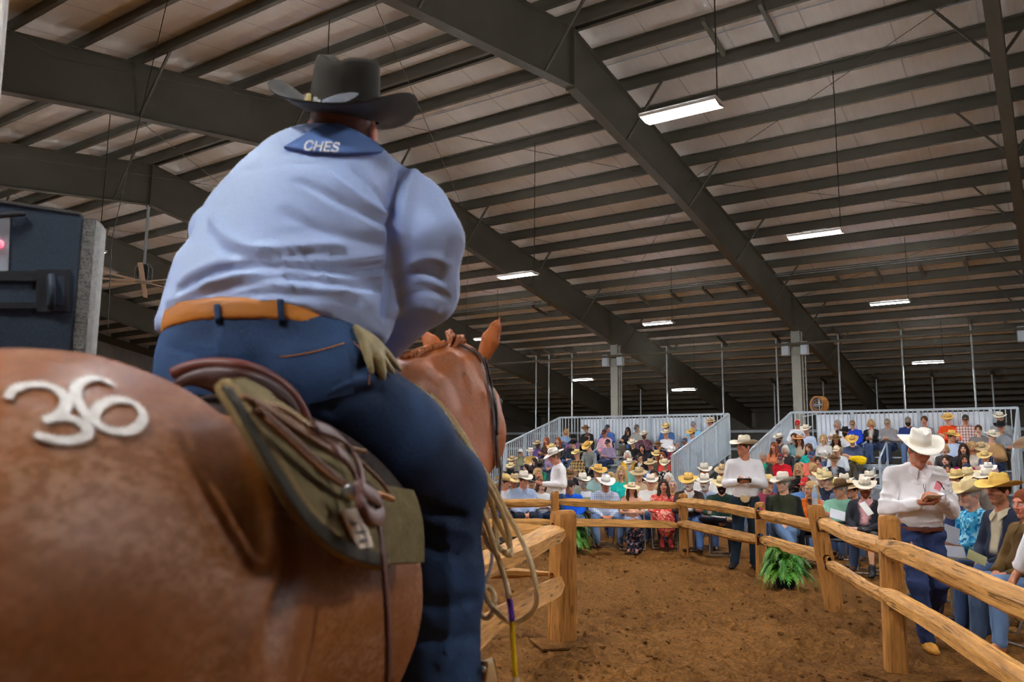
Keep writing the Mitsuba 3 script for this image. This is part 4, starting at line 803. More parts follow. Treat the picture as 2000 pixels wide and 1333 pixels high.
CROWD = [  # bleacher, row from the top, pixel of the face, sex, hat, hair, shirt, what else, description
 ('L',0,1107,846,'f',None,'lL',(150,178,214),{},'light blue jacket with long fair hair'),
 ('L',0,1148,840,'m','b','d',(26,26,28),{},'black with a brown hat'),
 ('L',0,1187,837,'m',((40,44,58),(40,44,58)),'g',(52,84,140),{'stout':1.2},'blue jacket and dark cap'),
 ('L',0,1228,842,'f',((24,24,26),(24,24,26),(60,60,64)),'kL',(28,28,32),{},'black top and black cap, right of the aisle rail'),
 ('L',0,1247,837,'m',((84,80,74),(60,56,52)),'g',(158,158,152),{'beard':1,'stout':1.25,'arms':'crossed'},'grey shirt and grey cap with a moustache'),
 ('L',0,1303,836,'m','s','d',(58,92,140),{'inner':(38,44,34),'stout':1.2},'dark vest over blue denim with a straw hat'),
 ('L',0,1357,831,'m',((110,112,120),(90,92,100)),'g',(138,194,224),{'arms':'crossed','stout':1.3},'light blue shirt with folded arms and grey cap'),
 ('L',0,1391,827,'m','t','d',(150,140,130),{},'tan hat at the right rail end'),
 ('L',1,1120,857,'m','k','d',(124,92,120),{},'plum shirt and big black hat'),
 ('L',1,1149,853,'m',((70,52,42),(50,40,34)),'d',(30,30,34),{'arms':'high','beard':1},'black shirt and dark cap, holding a cream hat'),
 ('L',1,1183,847,'m',((60,34,38),(50,28,32)),'d',(226,172,184),{'stout':1.4,'skin':SKINS[2]},'pink shirt and maroon cap'),
 ('L',1,1259,851,'m','c','b','print_maroon',{'beard':1,'stout':1.15},'maroon print shirt and cream hat'),
 ('L',1,1303,849,'m','c','g',(244,244,246),{'stout':1.1},'white shirt and cream hat'),
 ('L',1,1354,848,'m','g','d',(150,176,214),{},'blue shirt and yellow straw hat behind the pickets'),
 ('L',2,1050,869,'m','t','d',(84,66,122),{'skin':(120,84,70)},'purple shirt and tan hat'),
 ('L',2,1069,862,'f',None,'aL',(70,48,40),{},'brown top with long auburn hair'),
 ('L',2,1092,862,'f',None,'aL',(52,54,56),{},'charcoal jacket with long reddish hair'),
 ('L',2,1120,868,'m','k','k',(34,36,44),{'skin':SKINS[3]},'dark clothes with a black hat, pale face'),
 ('L',2,1189,866,'m',((26,28,34),(26,28,34)),'b',(150,132,160),{'stout':.86},'lilac shirt and black cap, beside the aisle'),
 ('L',2,1238,868,'m','c','k',(28,26,28),{'arms':'hold'},'black jacket and cream hat beside the aisle rail'),
 ('L',2,1286,872,'m','b','b',(30,28,30),{'stout':.9},'black shirt and brown hat'),
 ('L',2,1322,866,'m',((110,124,140),(96,108,124)),'b',(110,34,52),{'arms':'hold'},'maroon sweater and grey-blue cap'),
 ('L',2,1340,864,'m',((60,74,96),(60,74,96)),'b',(92,122,160),{},'denim jacket behind the side pickets'),
 ('L',3,1017,884,'m',((236,236,232),(24,24,26)),'g',(118,116,92),{},'olive jacket and white-topped cap'),
 ('L',3,1038,884,'m','c','w',(216,176,96),{'beard':2,'vest':(236,234,228),'stout':1.2},'yellow vest over white sleeves with a white beard'),
 ('L',3,1081,877,'m','s','d',(140,120,150),{},'straw hat behind the standing man in white'),
 ('L',3,1154,872,'m','g','d',(140,146,144),{'lean':.25,'arms':'knees','head_pitch':-.5},'grey shirt leaning forward under a straw hat'),
 ('L',3,1255,876,'f',None,'kL',(44,40,44),{},'dark top with dark hair, third from the aisle'),
 ('L',3,1318,884,'m','w','b',(104,38,56),{},'white hat by the side rail'),
 ('L',3,1345,880,'m','c','b',(170,186,216),{},'light blue shirt seen through the side pickets'),
 ('L',4,1003,900,'m','t','d',(120,116,100),{},'tan hat at the left end'),
 ('L',4,1047,902,'f',None,'dL',(58,40,40),{},'dark brown top with long dark hair'),
 ('L',4,1127,888,'m','s','g','plaid_brown',{'stout':1.25,'arms':'hold'},'brown plaid flannel shirt and straw hat'),
 ('L',4,1227,889,'f',None,'wB',(244,190,36),{'arms':'hold'},'bright yellow sweater with white hair'),
 ('L',4,1253,893,'f',((26,24,24),(26,24,24)),'kN',(30,28,30),{'inner':(220,210,200)},'black jacket with a black knit cap'),
 ('L',4,1283,891,'m','s','b',(92,80,70),{},'dark check shirt and straw hat'),
 ('L',4,1295,892,'f',None,'aL',(232,76,66),{},'coral red top with auburn hair'),
 ('L',5,1002,914,'m','n','g',(140,150,168),{'stout':1.25},'grey-blue shirt and pale straw hat'),
 ('L',5,1027,915,'f',None,'kL',(150,120,110),{},'tan top with dark hair, low at the left'),
 ('L',5,1057,914,'f','k','b',(24,110,84),{},'green jacket and black hat'),
 ('L',5,1232,903,'m','c','w',(120,178,160),{'beard':1,'stout':1.15,'glasses':True},'sea green shirt with a grey beard and cream hat'),
 ('L',5,1256,917,'f',None,'kT',(40,36,40),{},'dark jacket with tied black hair'),
 ('L',5,1272,904,'m','t','g',(124,150,202),{'stout':1.15},'blue shirt and tan hat'),
 ('L',5,1301,907,'m','q','d','print_mono',{'stout':1.2},'black and white print shirt and pale hat'),
 ('R',0,1560,828,'m',((236,236,236),(200,40,44),(200,40,44)),'b',(240,242,244),{'stripe':(50,106,176),'stout':1.15},'white shirt with blue stripe and red cap'),
 ('R',0,1639,829,'f',None,'gB',(238,238,238),{'inner':(40,30,30)},'white jacket over dark top with grey bobbed hair'),
 ('R',0,1668,830,'m',((120,84,56),(90,64,44)),'g',(36,72,196),{},'royal blue shirt and brown cap'),
 ('R',0,1704,828,'f',None,'lB',(30,30,32),{'inner':(214,204,196),'arms':'hold'},'black jacket with blond bob, holding a paper'),
 ('R',0,1737,827,'m',((120,112,88),(110,96,74)),'g',(148,146,148),{'stout':1.15},'grey shirt and khaki cap'),
 ('R',0,1777,824,'m',((108,100,90),(84,78,70)),'k',(30,46,96),{'beard':1,'sleeve':'short','stout':1.25,'arms':'hold'},'navy T-shirt with dark beard and cap'),
 ('R',0,1809,822,'f',None,'bT',(110,112,116),{},'grey jacket with tied brown hair'),
 ('R',0,1856,820,'m','g','g',(234,84,36),{'stout':1.25},'bright orange shirt and straw hat'),
 ('R',0,1890,820,'m',((52,46,42),(52,46,42)),'b','plaid_red',{'stout':1.1},'red and white check shirt and dark cap'),
 ('R',0,1958,818,'m','c','g',(158,164,164),{'stout':1.15},'pale grey shirt and cream hat at the right rail'),
 ('R',1,1577,841,'m','c','g',(196,212,236),{},'pale blue shirt and cream hat by the left rail'),
 ('R',1,1654,845,'m','k','k',(240,240,240),{'beard':1},'white shirt, goatee and black hat'),
 ('R',1,1914,840,'f',None,'bT',(112,106,104),{},'grey-brown jacket with pulled-back hair'),
 ('R',1,1958,830,'m','k','g',(150,156,162),{},'grey shirt and black hat at the right rail'),
 ('R',2,1525,858,'m','c','b',(64,62,74),{'beard':1},'dark shirt, beard and cream hat by the left rail'),
 ('R',2,1552,852,'f',None,'bT',(110,158,164),{},'teal blouse with brown hair near the left rail'),
 ('R',2,1563,860,'f','o','bL',(196,180,158),{},'patterned beige coat and orange-tan hat'),
 ('R',2,1611,858,'f',None,'lB',(222,220,216),{'arms':'hold'},'white jacket with curly ash hair looking down'),
 ('R',2,1634,860,'f','b','dL',(150,132,106),{},'olive print jacket and brown-red hat'),
 ('R',2,1666,862,'m','g','g',(56,66,94),{'sleeve':'short','stout':1.4,'head_pitch':-.4},'navy T-shirt and straw hat, yellow jacket on lap'),
 ('R',2,1814,843,'m',((228,162,52),(222,150,44)),'b',(238,236,232),{'stout':1.2,'head_pitch':-.35},'white shirt and orange cap looking down'),
 ('R',2,1861,841,'m','g','b',(190,208,236),{'stout':1.3,'head_yaw':.8},'light blue shirt and straw hat with sunglasses on chest'),
 ('R',2,1940,851,'m','c','g',(184,146,100),{'stout':1.25,'head_yaw':.5},'tan shirt and cream hat at the right end'),
 ('R',3,1514,872,'f',None,'aL',(232,142,96),{},'orange top with auburn hair by the left rail'),
 ('R',3,1534,879,'f',None,'wB',(40,36,40),{'head_pitch':-.4},'black jacket with white hair looking down'),
 ('R',3,1581,876,'f',None,'bL',(32,160,146),{},'teal cardigan with brown hair'),
 ('R',3,1636,880,'m',((240,222,190),(240,222,190)),'b',(214,224,232),{'stout':.95},'pale shirt and cream cap'),
 ('R',3,1845,877,'f',None,'lB',(58,52,52),{'head_pitch':-.3},'dark jacket with short blond hair'),
 ('R',3,1900,856,'f',None,'lL',(224,214,198),{'head_pitch':-.4},'cream print jacket with blond hair looking down'),
 ('R',3,1882,877,'f',None,'dL',(40,40,44),{'inner':(190,190,190)},'black and grey hoodie with long dark hair'),
 ('R',3,1917,877,'m','t','g','plaid_navy',{'head_pitch':-.4,'stout':1.2},'navy plaid shirt and tan hat looking down'),
 ('R',4,1492,892,'m',None,'g',(48,48,40),{'inner':(46,184,140),'stout':1.15},'dark jacket over green shirt with grey hair'),
 ('R',4,1526,896,'m',((90,36,42),(60,30,34)),'g',(206,34,46),{'beard':1,'stout':1.4},'red shirt with maroon cap and grey beard'),
 ('R',4,1585,885,'m',((44,56,86),(44,56,86)),'g',(246,128,108),{'stout':1.2},'coral shirt and navy cap'),
 ('R',4,1598,902,'f',None,'dT',(180,150,130),{},'beige top with dark tied hair'),
 ('R',4,1629,901,'m','b','g',(34,36,40),{'inner':(170,176,186),'stout':1.2},'black leather jacket and brown straw hat'),
 ('R',4,1814,902,'f',None,'wB',(196,50,70),{},'crimson coat with white hair behind the standing man'),
 ('R',4,1846,900,'f',None,'dT',(220,226,222),{'vest':(40,96,66)},'white and green jacket with dark hair'),
 ('R',4,1882,898,'f',None,'dL',(206,30,128),{},'magenta jacket with dark hair, smiling'),
 ('R',4,1923,895,'m','s','b',(222,182,174),{'head_pitch':-.2},'pinkish shirt and straw hat'),
 ('R',5,1558,915,'f',None,'lL',(30,28,30),{},'black top with blond hair'),
 ('R',5,1589,915,'f',None,'lB',(206,200,190),{'vest':(40,40,40),'head_yaw':1.0},'black and white top with blond hair, side view'),
 ('R',5,1610,922,'m',((214,206,190),(50,46,42)),'g',(222,246,84),{'beard':1},'neon yellow shirt and tan cap with moustache'),
 ('R',5,1848,918,'m',None,'d',(196,40,38),{'skin':SKINS[1]},'red shirt with tousled dark hair'),
 ('R',5,1887,915,'m',((44,56,80),(44,56,80)),'d',(30,28,32),{},'black top and navy cap with white mesh'),
 ('R',5,1928,919,'m','w','g',(150,120,100),{},'white hat below the pinkish shirt'),
]
N = 0
for st, row, px, py, sex, hat, hair, shirt, o, desc in CROWD:
    d = ray(px, 880); p = CAM+d*(ROW_Y[row]/d[1]); N += 1
    sit(np.array([p[0], ROW_Y[row], ROW_Z[row]]), px, py, np.array([.1*math.sin(N*2.3), -1, 0]), f"{desc}, {NROW[row]} row, {'left' if st == 'L' else 'right'} bleacher", sex, hat, hair, shirt, o, .031, .0105, ROW_Z[row], N)
# on folding chairs round the ring: pixel of the face, distance ahead, ...
FLOOR_SEATS = [
 (985,943,15.4,'m','s','b',(244,244,246),{'head_yaw':.9},'white shirt and straw hat at the far left of the chairs'),
 (1003,941,16.2,'m','t','a',(150,140,130),{'skin':SKINS[2]},'tan hat behind the man in the light blue shirt'),
 (1020,939,15.3,'m','f','b',(176,196,226),{'glasses':True,'stout':1.15,'lean':.18,'arms':'lap'},'light blue shirt, cream hat and glasses in the front row'),
 (996,931,17.0,'m','k','k',(60,56,58),{},'black hat in the back of the left chairs'),
 (1036,943,16.4,'f','k','k',(50,46,48),{},'black hat and dark top behind the left rail'),
 (1050,927,17.4,'f',None,'lL',(206,190,170),{},'beige top with long strawberry hair'),
 (1056,951,15.4,'f',None,'bB',(226,228,224),{},'pale T-shirt beside the light blue shirt'),
 (1110,951,15.0,'m',((44,38,40),(44,38,40)),'d',(28,92,206),{'head_yaw':-.9,'stout':1.1},'bright blue shirt behind the left fence post'),
 (1112,932,16.6,'m','b','g',(150,150,146),{},'brown hat just right of the standing man'),
 (1137,942,16.2,'m','f','g',(136,150,132),{'beard':1},'sage green shirt and tall cream hat'),
 (1167,924,17.2,'m','g','g',(162,196,194),{'stout':1.3,'lean':.1},'pale teal shirt and straw hat, broad build'),
 (1180,946,15.1,'m','w','d','plaid_blue',{'skin':SKINS[2],'stout':1.25,'lean':.22,'arms':'lap','pose':'apart','pants':(96,118,152)},'blue check shirt and white hat with clasped hands'),
 (1192,934,17.8,'f',None,'lL',(160,190,140),{},'light green top with fair hair behind the blue check shirt'),
 (1213,922,17.6,'f',None,'lL',(40,208,196),{'arms':'lap'},'bright turquoise top with long fair hair'),
 (1247,929,16.8,'m','t','g',(208,184,146),{'stout':1.15},'tan shirt and tan hat'),
 (1277,929,17.2,'f',None,'dT',(206,176,130),{},'yellow-tan top with dark tied hair'),
 (1236,947,15.9,'f',None,'lB',(170,140,120),{'scale':(.75,.8,.72)},'small fair-haired child behind the girl in the sun hat'),
 (1270,944,15.8,'m','f','w',(248,246,238),{'glasses':True,'stout':1.25},'white shirt, glasses and white hat'),
 (1305,936,16.8,'f',None,'wB',(150,140,140),{},'white hair behind the woman in coral'),
 (1312,948,15.6,'m',None,'gN',(240,214,138),{'glasses':True},'pale yellow shirt with glasses, no hat'),
 (1295,950,14.9,'f',None,'dL','floral_coral',{'legs':'dress','pants':(226,92,78),'arms':'lap','pose':'close','boots':(170,54,50),'inner':None},'coral floral dress and red boots in the front row'),
 (1344,943,14.6,'m','g','w',(56,44,40),{'inner':(230,228,222),'beard':1,'stout':1.25,'head_yaw':-.3,'skin':SKINS[2],'pants':(70,96,140)},'dark brown jacket and golden straw hat'),
 (1375,945,14.9,'m','f','w',(176,190,214),{'beard':1,'stout':1.1},'pale blue shirt, white beard and cream hat'),
 (1375,915,17.6,'m','f','d',(244,244,240),{'skin':SKINS[2],'stout':1.2},'white shirt and cream hat in front of the picket rail'),
 (1412,907,18.0,'m','t','d',(214,216,212),{'skin':SKINS[2],'stout':1.2},'pale grey shirt and tan hat in front of the picket rail'),
 (1430,906,18.6,'m','n','b',(120,130,150),{'head_pitch':-.5},'wide straw hat left of the standing man'),
 (1437,899,19.4,'m',((40,80,190),(40,80,190)),'b',(90,100,120),{},'blue cap behind the wide straw hat'),
 (1408,950,13.9,'m','n','k',(34,56,48),{'beard':1,'pants':(36,38,50),'pose':'figure4','arms':'lap','stout':1.1,'boots':(150,116,84)},'dark green shirt with full beard, holding a cup'),
 (1499,946,14.2,'m','s','g',(140,60,78),{'head_yaw':.9},'maroon check shirt and straw hat'),
 (1527,946,12.6,'m','f','g',(56,60,44),{'glasses':True,'pose':'cross','arms':'lap','head_yaw':-.75,'vest':(22,22,24),'pants':(96,122,156),'stout':1.1},'black jacket and olive vest with glasses, legs crossed'),
 (1554,951,15.0,'m','k','k',(150,160,166),{'beard':1,'head_yaw':-.6},'grey shirt and black hat behind the vest'),
 (1572,946,14.8,'m',((206,50,50),(206,50,50)),'b',(110,150,206),{'head_yaw':-.6},'blue shirt and red cap'),
 (1581,956,12.9,'f',None,'lL',(238,118,42),{'head_yaw':-.8,'inner':(70,40,34),'vest':(232,228,222),'glasses':True},'orange vest with long blond hair'),
 (1604,934,15.6,'m','n','b',(40,46,70),{},'pale hat above the water bottle'),
 (1615,940,15.2,'m','n','g',(44,48,66),{'head_yaw':-.5},'dark jacket and pale yellow hat'),
 (1639,957,12.4,'m','b','g',(134,184,160),{'arms':'crossed','stout':1.25,'head_yaw':-.9,'pants':(60,72,100)},'mint green shirt with folded arms and brown hat'),
 (1648,944,14.4,'m','c','g',(90,96,120),{},'cream hat behind the brown hat'),
 (1664,958,13.4,'m','t','b',(36,40,56),{'head_yaw':-.6,'stout':1.1},'navy jacket between the mint shirt and black jacket'),
 (1687,955,11.9,'m','c','a',(36,38,44),{'beard':1,'legs':'shorts','pants':(70,66,60),'inner':(200,150,150),'arms':'lap','stout':1.1,'boots':(30,30,32),'pose':'figure4'},'black jacket and shorts with reddish goatee and cream hat'),
 (1697,938,15.4,'m','c','b',(120,124,130),{},'white hat behind the man in shorts'),
 (1810,893,17.5,'m','s','b',(230,226,220),{},'straw hat right behind the standing man in white'),
 (1866,938,13.2,'m','s','b',(140,130,120),{},'small straw hat beyond the near hats'),
 (1891,934,14.0,'m','n','b',(150,150,150),{},'pale hat beyond the near hats'),
 (1928,932,13.2,'m','c','b',(120,110,100),{},'cream hat beyond the golden straw hat'),
]
RING = C(2.0, 7.5, 0)
for px, py, dist, sex, hat, hair, shirt, o, desc in FLOOR_SEATS:
    p = at(px, 900, dist); N += 1; wh = np.array([p[0], p[1], .45]); f = RING-wh; f[2] = 0; f /= np.linalg.norm(f); near = dist < 16
    sit(wh, px, py, f, desc, sex, hat, hair, shirt, o, .024 if near else .03, .0072 if near else .0105, .45, N)
    if near: chair(np.array([p[0], p[1], 0]), f, 'chair_grey', 'grey folding chair with chrome legs under the person in '+' '.join(desc.replace(',', '').split()[:6]), 'folding chairs round the ring')
mat('chair_grey', base_color=rgb(96,100,106), roughness=.5)
# ================================================================ the roan horse and its saddle (worked out in the camera's ground frame: X right, Y ahead, z up)
def toC(p): p = np.asarray(p, float); return np.stack([p@RIGHT, p@HEAD, p[..., 2]], -1)
def U(px, py, Y): return toC(at(px, py, Y))
def W_(m): m = m.copy(); m.vertices = np.array(m.vertices)@CM.T; return m
def trace(F, pix, off=0.0, far=4.2, near=.5):
    """where the view rays through these pixels of the photograph meet the surface, at a distance off outside it"""
    pix = np.atleast_2d(pix); d = toC(np.array([ray(*q) for q in pix])); d /= np.linalg.norm(d, axis=1)[:, None]; o = np.array([0, 0, CAM[2]]); t = np.full(len(d), near); hit = np.zeros(len(d), bool)
    for _ in range(400):
        v = F.value(o+d*t[:, None])-off; hit |= v < .0015; t = np.where(hit, t, t+np.clip(v*.7, .002, .05)); 
        if hit.all() or t.min() > far: break
    t = np.where(t > far, np.nan, t)
    if np.isnan(t).any():
        ok = ~np.isnan(t); t = np.interp(np.arange(len(t)), np.arange(len(t))[ok], t[ok]) if ok.any() else np.full(len(t), 2.0)
    return o+d*t[:, None]
def normals_at(F, p, e=.012):
    g = np.stack([F.value(p+np.eye(3)[k]*e)-F.value(p-np.eye(3)[k]*e) for k in range(3)], 1); return g/(np.linalg.norm(g, axis=1, keepdims=True)+1e-9)
from scipy.spatial import cKDTree
FOLD_GAIN = 1.45
def steady(m, n, most):
    """smoothed, no vertex moving further than most"""
    a = np.array(m.vertices); q = trimesh.smoothing.filter_taubin(m.copy(), iterations=n); d = np.array(q.vertices)-a; r = np.linalg.norm(d, axis=1, keepdims=True); q = m.copy(); q.vertices = a+np.where(r > most, 0, d); return q
def fold(m, F, folds):
    m = steady(m, 8, .012); p, n = np.array(m.vertices), np.array(m.vertex_normals); off = np.zeros(len(p))
    for pts, a, w in folds: d, _ = cKDTree(trace(F, resample(pts, 60))).query(p); off += a*FOLD_GAIN*np.exp(-(d/w)**2)
    off += .004*(meshkit.fbm(p*14, 2, 3)-.5); q = m.copy(); q.vertices = p+n*off[:, None]; return q
HF = Field((-1.05, .45, .82), (.12, 3.55, 2.28), .02)
HF.ell((-.60, 1.02, 1.40), (.298, .40, .325), 0); HF.ell((-.46, 1.10, 1.16), (.165, .25, .36), .10); HF.ell((-.74, 1.10, 1.16), (.165, .25, .36), .10)
HF.cone((-.60, 1.15, 1.415), (-.575, 1.7, 1.36), .25, .315, .14); HF.chain([(-.575, 1.62, 1.28), (-.56, 1.9, 1.27), (-.53, 2.3, 1.30)], [.29, .325, .29], .14); HF.cone((-.56, 2.0, 1.50), (-.52, 2.42, 1.56), .12, .13, .14)
HF.chain([(-.45, 2.3, 1.60), (-.335, 2.45, 1.735), (-.255, 2.65, 1.835), (-.20, 2.86, 1.905)], [.18, .135, .105, .085], .09)
HF.chain([(-.46, 2.35, 1.40), (-.27, 2.55, 1.56), (-.175, 2.74, 1.67), (-.15, 2.92, 1.75)], [.23, .17, .135, .115], .10)
HF.ell((-.135, 2.97, 1.755), (.080, .15, .125), .05); HF.chain([(-.19, 2.92, 1.925), (-.155, 3.1, 1.82), (-.14, 3.4, 1.56)], [.080, .082, .058], .05); HF.ell((-.072, 3.05, 1.805), (.03, .045, .035), .03)
for s in (-1, 1): HF.chain([(-.60+s*.16, 2.32, 1.15), (-.58+s*.17, 2.36, .9)], [.13, .09], .08)
def coat(p, n, uv):
    Y = p.x*float(HEAD[0])+p.y*float(HEAD[1]); X = p.x*float(RIGHT[0])+p.y*float(RIGHT[1]); z = p.z
    roan = smoothstep(.32, .62, fbm(X*5, Y*4, z*5, 3))*(1-smoothstep(2.05, 2.5, Y)); fl = noise(X*85, Y*60, z*85)*.55+noise(X*190, Y*130, z*190)*.45
    base = mix(mix(lin(84,43,12), lin(134,76,27), fbm(X*3, Y*3, z*3, 2)), mix(lin(130,66,26), lin(172,94,42), fbm(X*6, Y*6, z*6, 2)), smoothstep(2.0, 2.5, Y)); hairs = .86+.28*noise(X*260, Y*80, z*120)
    return mix(base, lin(146,108,82), roan*(.16+.52*smoothstep(.35, .75, fl)))*hairs
two('horse_coat', base_color=proc(coat), roughness=.5, specular=.3, sheen=.05)
HORSE = thing('horse', 'red roan horse ridden away from the camera with 36 painted on its rump', 'horse')
HFOLDS = [([(436,790), (476,856), (506,936), (526,1000), (528,1090), (504,1190), (456,1320)], .009, .022), ([(478,800), (536,912), (566,1010), (572,1110), (548,1220)], -.014, .036), ([(900,726), (922,796), (936,866)], -.005, .012), ([(876,700), (846,760), (858,830), (900,880)], -.004, .016), ([(930,706), (946,770), (950,840)], .004, .012), ([(790,715), (840,700), (884,690)], .004, .012)]
def hmesh():
    m = fold(HF.mesh(), HF, HFOLDS)
    L_ = Field((-1.0, .35, -.02), (-.2, 2.6, 1.2), .028)
    for s in (-1, 1):
        L_.chain([(-.60+s*.17, 1.08, 1.08), (-.60+s*.18, 1.12, .86), (-.60+s*.18, .86, .56), (-.60+s*.18, .90, .14), (-.60+s*.18, .96, .045)], [.17, .12, .062, .042, .06], .04)
        L_.chain([(-.58+s*.17, 2.36, 1.1), (-.58+s*.17, 2.40, .78), (-.58+s*.17, 2.40, .48), (-.58+s*.17, 2.40, .13), (-.58+s*.17, 2.45, .045)], [.11, .08, .056, .04, .06], .03)
    q = L_.mesh(); p = np.array(q.vertices); return cat([m, q])
put(HORSE, 'body', W_(hmesh()), 'horse_coat', True)
def ear(base, tip, w, nrm):
    b, t = np.array(base), np.array(tip); F = Field(np.minimum(b, t)-.07, np.maximum(b, t)+.07, .006); d = t-b; F.chain([b-d*.1, b+d*.35, b+d*.72, t], [w*.8, w*1.02, w*.66, .004], .01, (nrm, .45)); F.chain([b+d*.12-np.array(nrm)*.014, b+d*.4-np.array(nrm)*.018, b+d*.8-np.array(nrm)*.01], [w*.5, w*.7, w*.2], .006, (nrm, .5), op='cut'); return F.mesh()
put(HORSE, 'ear', W_(ear(U(948, 688, 2.93), U(976, 621, 2.95), .034, (.35, -.9, .1))), 'horse_coat', True); put(HORSE, 'ear', W_(ear(U(852, 682, 2.9), U(826, 650, 2.93), .030, (-.2, -.95, .1))), 'horse_coat', True)
put(HORSE, 'eye', W_(moved(trimesh.creation.icosphere(2, .02), hom(np.eye(3), (-.054, 3.06, 1.802)))), 'black_plastic', True)
mane = [tube(curve([trace(HF, [(x, y)], -.004)[0], trace(HF, [(x+rng.uniform(-6, 10), y-3)], .006)[0]+[0, .02, .012], trace(HF, [(x+rng.uniform(-4, 12), y+8)], .004)[0]+[-.02, .05, 0]], 7), [.007, .008, .008, .007, .006, .004, .002], 5) for x, y in [(a, np.interp(a, [780, 830, 880, 905], [706, 690, 674, 672])) for a in np.linspace(786, 905, 46)]]
put(HORSE, 'mane', W_(cat(mane)), 'horse_coat', True, kind='stuff')
scene['paint_white'] = {'type': 'principled', 'base_color': proc(lambda p, n, uv: mix(lin(206,200,190), lin(240,238,232), noise(p.x*120, p.y*120, p.z*120))), 'roughness': .7}
D3 = [(16,784), (24,766), (52,756), (88,756), (116,768), (130,788), (122,806), (104,818), (84,824), (112,818), (142,822), (164,834), (172,846), (160,857), (126,863), (92,859), (66,849)]
D6 = [(222,757), (196,744), (168,744), (149,758), (147,776), (158,800), (178,824), (206,841), (240,846), (268,836), (279,818), (270,799), (246,786), (216,785), (192,797), (184,813), (190,828)]
for px in (D3, D6):
    q = trace(HF, resample(px, 60), 0.0); n = normals_at(HF, q); put(HORSE, 'painted_digit', W_(strip(q+n*.0012, n, np.interp(np.arange(60), [0, 4, 55, 59], [.008, .0135, .0135, .009]), .0016)), 'paint_white', label=f"white painted figure {'3' if px is D3 else '6'} on the rump")
put(HORSE, 'tail', W_(cat([tube(curve([(-.62+a, .64, 1.58), (-.62+a*2, .56, 1.35), (-.62+a*3, .55, .9), (-.62+a*2, .58, .5)], 12), np.linspace(.016, .006, 12), 5) for a in rng.uniform(-.05, .05, 40)])), 'horse_coat', True, kind='stuff')
# ---- saddle
def leather(k, name, m, c, label=None, bs='leather', smooth=True): return put(k, name, W_(m), bs, smooth, color=col(m, c), label=label)
SAD = thing('saddle', 'brown western saddle with dark red cantle on an olive felt pad', 'saddle')
def f_felt(p, n, uv): return mix(lin(74,66,44), lin(112,100,70), fbm(p.x*40, p.y*40, p.z*40, 2)*.6+noise(p.x*260, p.y*260, p.z*260)*.4)
two('felt_olive', base_color=proc(f_felt), roughness=.95, specular=.1)
edge = [(425,768), (468,838), (508,906), (545,966), (585,1022), (632,1064), (690,1094), (738,1102)]; inner = [(452,764), (520,798), (592,848), (652,896), (704,938), (742,992), (756,1052), (748,1094)]
pd = put(SAD, 'saddle_pad', W_(sheet(edge, inner, 40, 14, .024, HF, .045)), 'felt_olive', 40)
pd2 = put(SAD, 'saddle_pad', W_(sheet([(742,1104), (744,1060), (742,1010), (736,960)], [(808,1102), (809,1060), (804,1010), (790,968)], 14, 8, .022, HF, .04)), 'felt_olive', 40)
q = trace(HF, resample(edge, 50), .045); n = normals_at(HF, q); m = tube(q+n*.012, .0135, 8); put(pd, 'binding', W_(m), 'felt', True, color=col(m, (112, 92, 56)))
e2 = [(x+17, y-9) for x, y in edge]; q = trace(HF, resample(e2, 50), .07); n = normals_at(HF, q); m = strip(q, n, .022, .003); put(pd, 'trim', W_(m), 'felt', True, color=col(m, (40, 36, 26)))
m = sheet([(664,998), (676,1028), (690,1058), (700,1074)], [(700,994), (710,1022), (721,1050), (727,1070)], 8, 6, .003, HF, .072); lb = put(pd, 'sewn_patch', W_(m), 'felt', False, color=col(m, (226, 216, 200)), label='white sewn patch with a dark emblem')
for a, b in (([(680,1012), (688,1020), (697,1022)], [(684,1018), (690,1028), (698,1024)]), ([(694,1040), (704,1038), (712,1036)], [(696,1043), (706,1042), (714,1039)]), ([(702,1056), (709,1054), (715,1052)], [(704,1062), (711,1060), (717,1057)])):
    m = sheet(a, b, 6, 4, .001, HF, .0765); put(lb, 'emblem', W_(m), 'felt', False, color=col(m, (70, 66, 66)))
SK = Field((-1.0, 1.66, 1.24), (-.1, 2.5, 1.86), .02); gs = np.stack(np.meshgrid(*SK.ax, indexing='ij'), -1); SK.d = (HF.value(gs.reshape(-1, 3)).reshape(SK.n)-.032).astype(np.float32); SK.plane((0, 1.72, 1.55), (.0, -1, .25)); SK.plane((0, 2.12, 0), (0, 1, 0)); SK.plane((0, 0, 1.47), (0, 0, -1)); leather(SAD, 'skirt', SK.mesh(), (26, 17, 12), bs='felt')
seat = Field((-.85, 1.55, 1.5), (-.3, 2.4, 1.85), .016); seat.chain([(-.57, 1.72, 1.66), (-.56, 1.95, 1.63), (-.54, 2.2, 1.66)], [.14, .15, .15], .05, ((0, 0, 1), .5)); leather(SAD, 'seat', seat.mesh(), (34, 22, 17), bs='felt')
top = [(338,732), (372,718), (420,712), (470,716), (520,734), (560,762), (588,800), (603,842)]; bot = [(350,745), (380,742), (420,760), (460,780), (500,798), (540,814), (576,830), (600,846)]
Tc = [U(x, y, 1.60+.10*max(0, (x-470)/130)) for x, y in top]; Bc = [U(x, y, 1.62+.10*max(0, (x-470)/130)) for x, y in bot]
leather(SAD, 'cantle', sheet(Tc, Bc, 30, 8, -.02, bulge=-.012), (52, 24, 18)); m = tube(curve(Tc, 40), .0135, 10); ck = leather(SAD, 'cantle_roll', m, (88, 42, 32))
def strap(name, pts, w, c, off, t=.005, tubey=False, n=40):
    q = trace(HF, resample(pts, n), off); nn = normals_at(HF, q); m = tube(q, w/2, 7, flat=.75) if tubey else strip(q, nn, w, t); return leather(SAD, name, m, c)
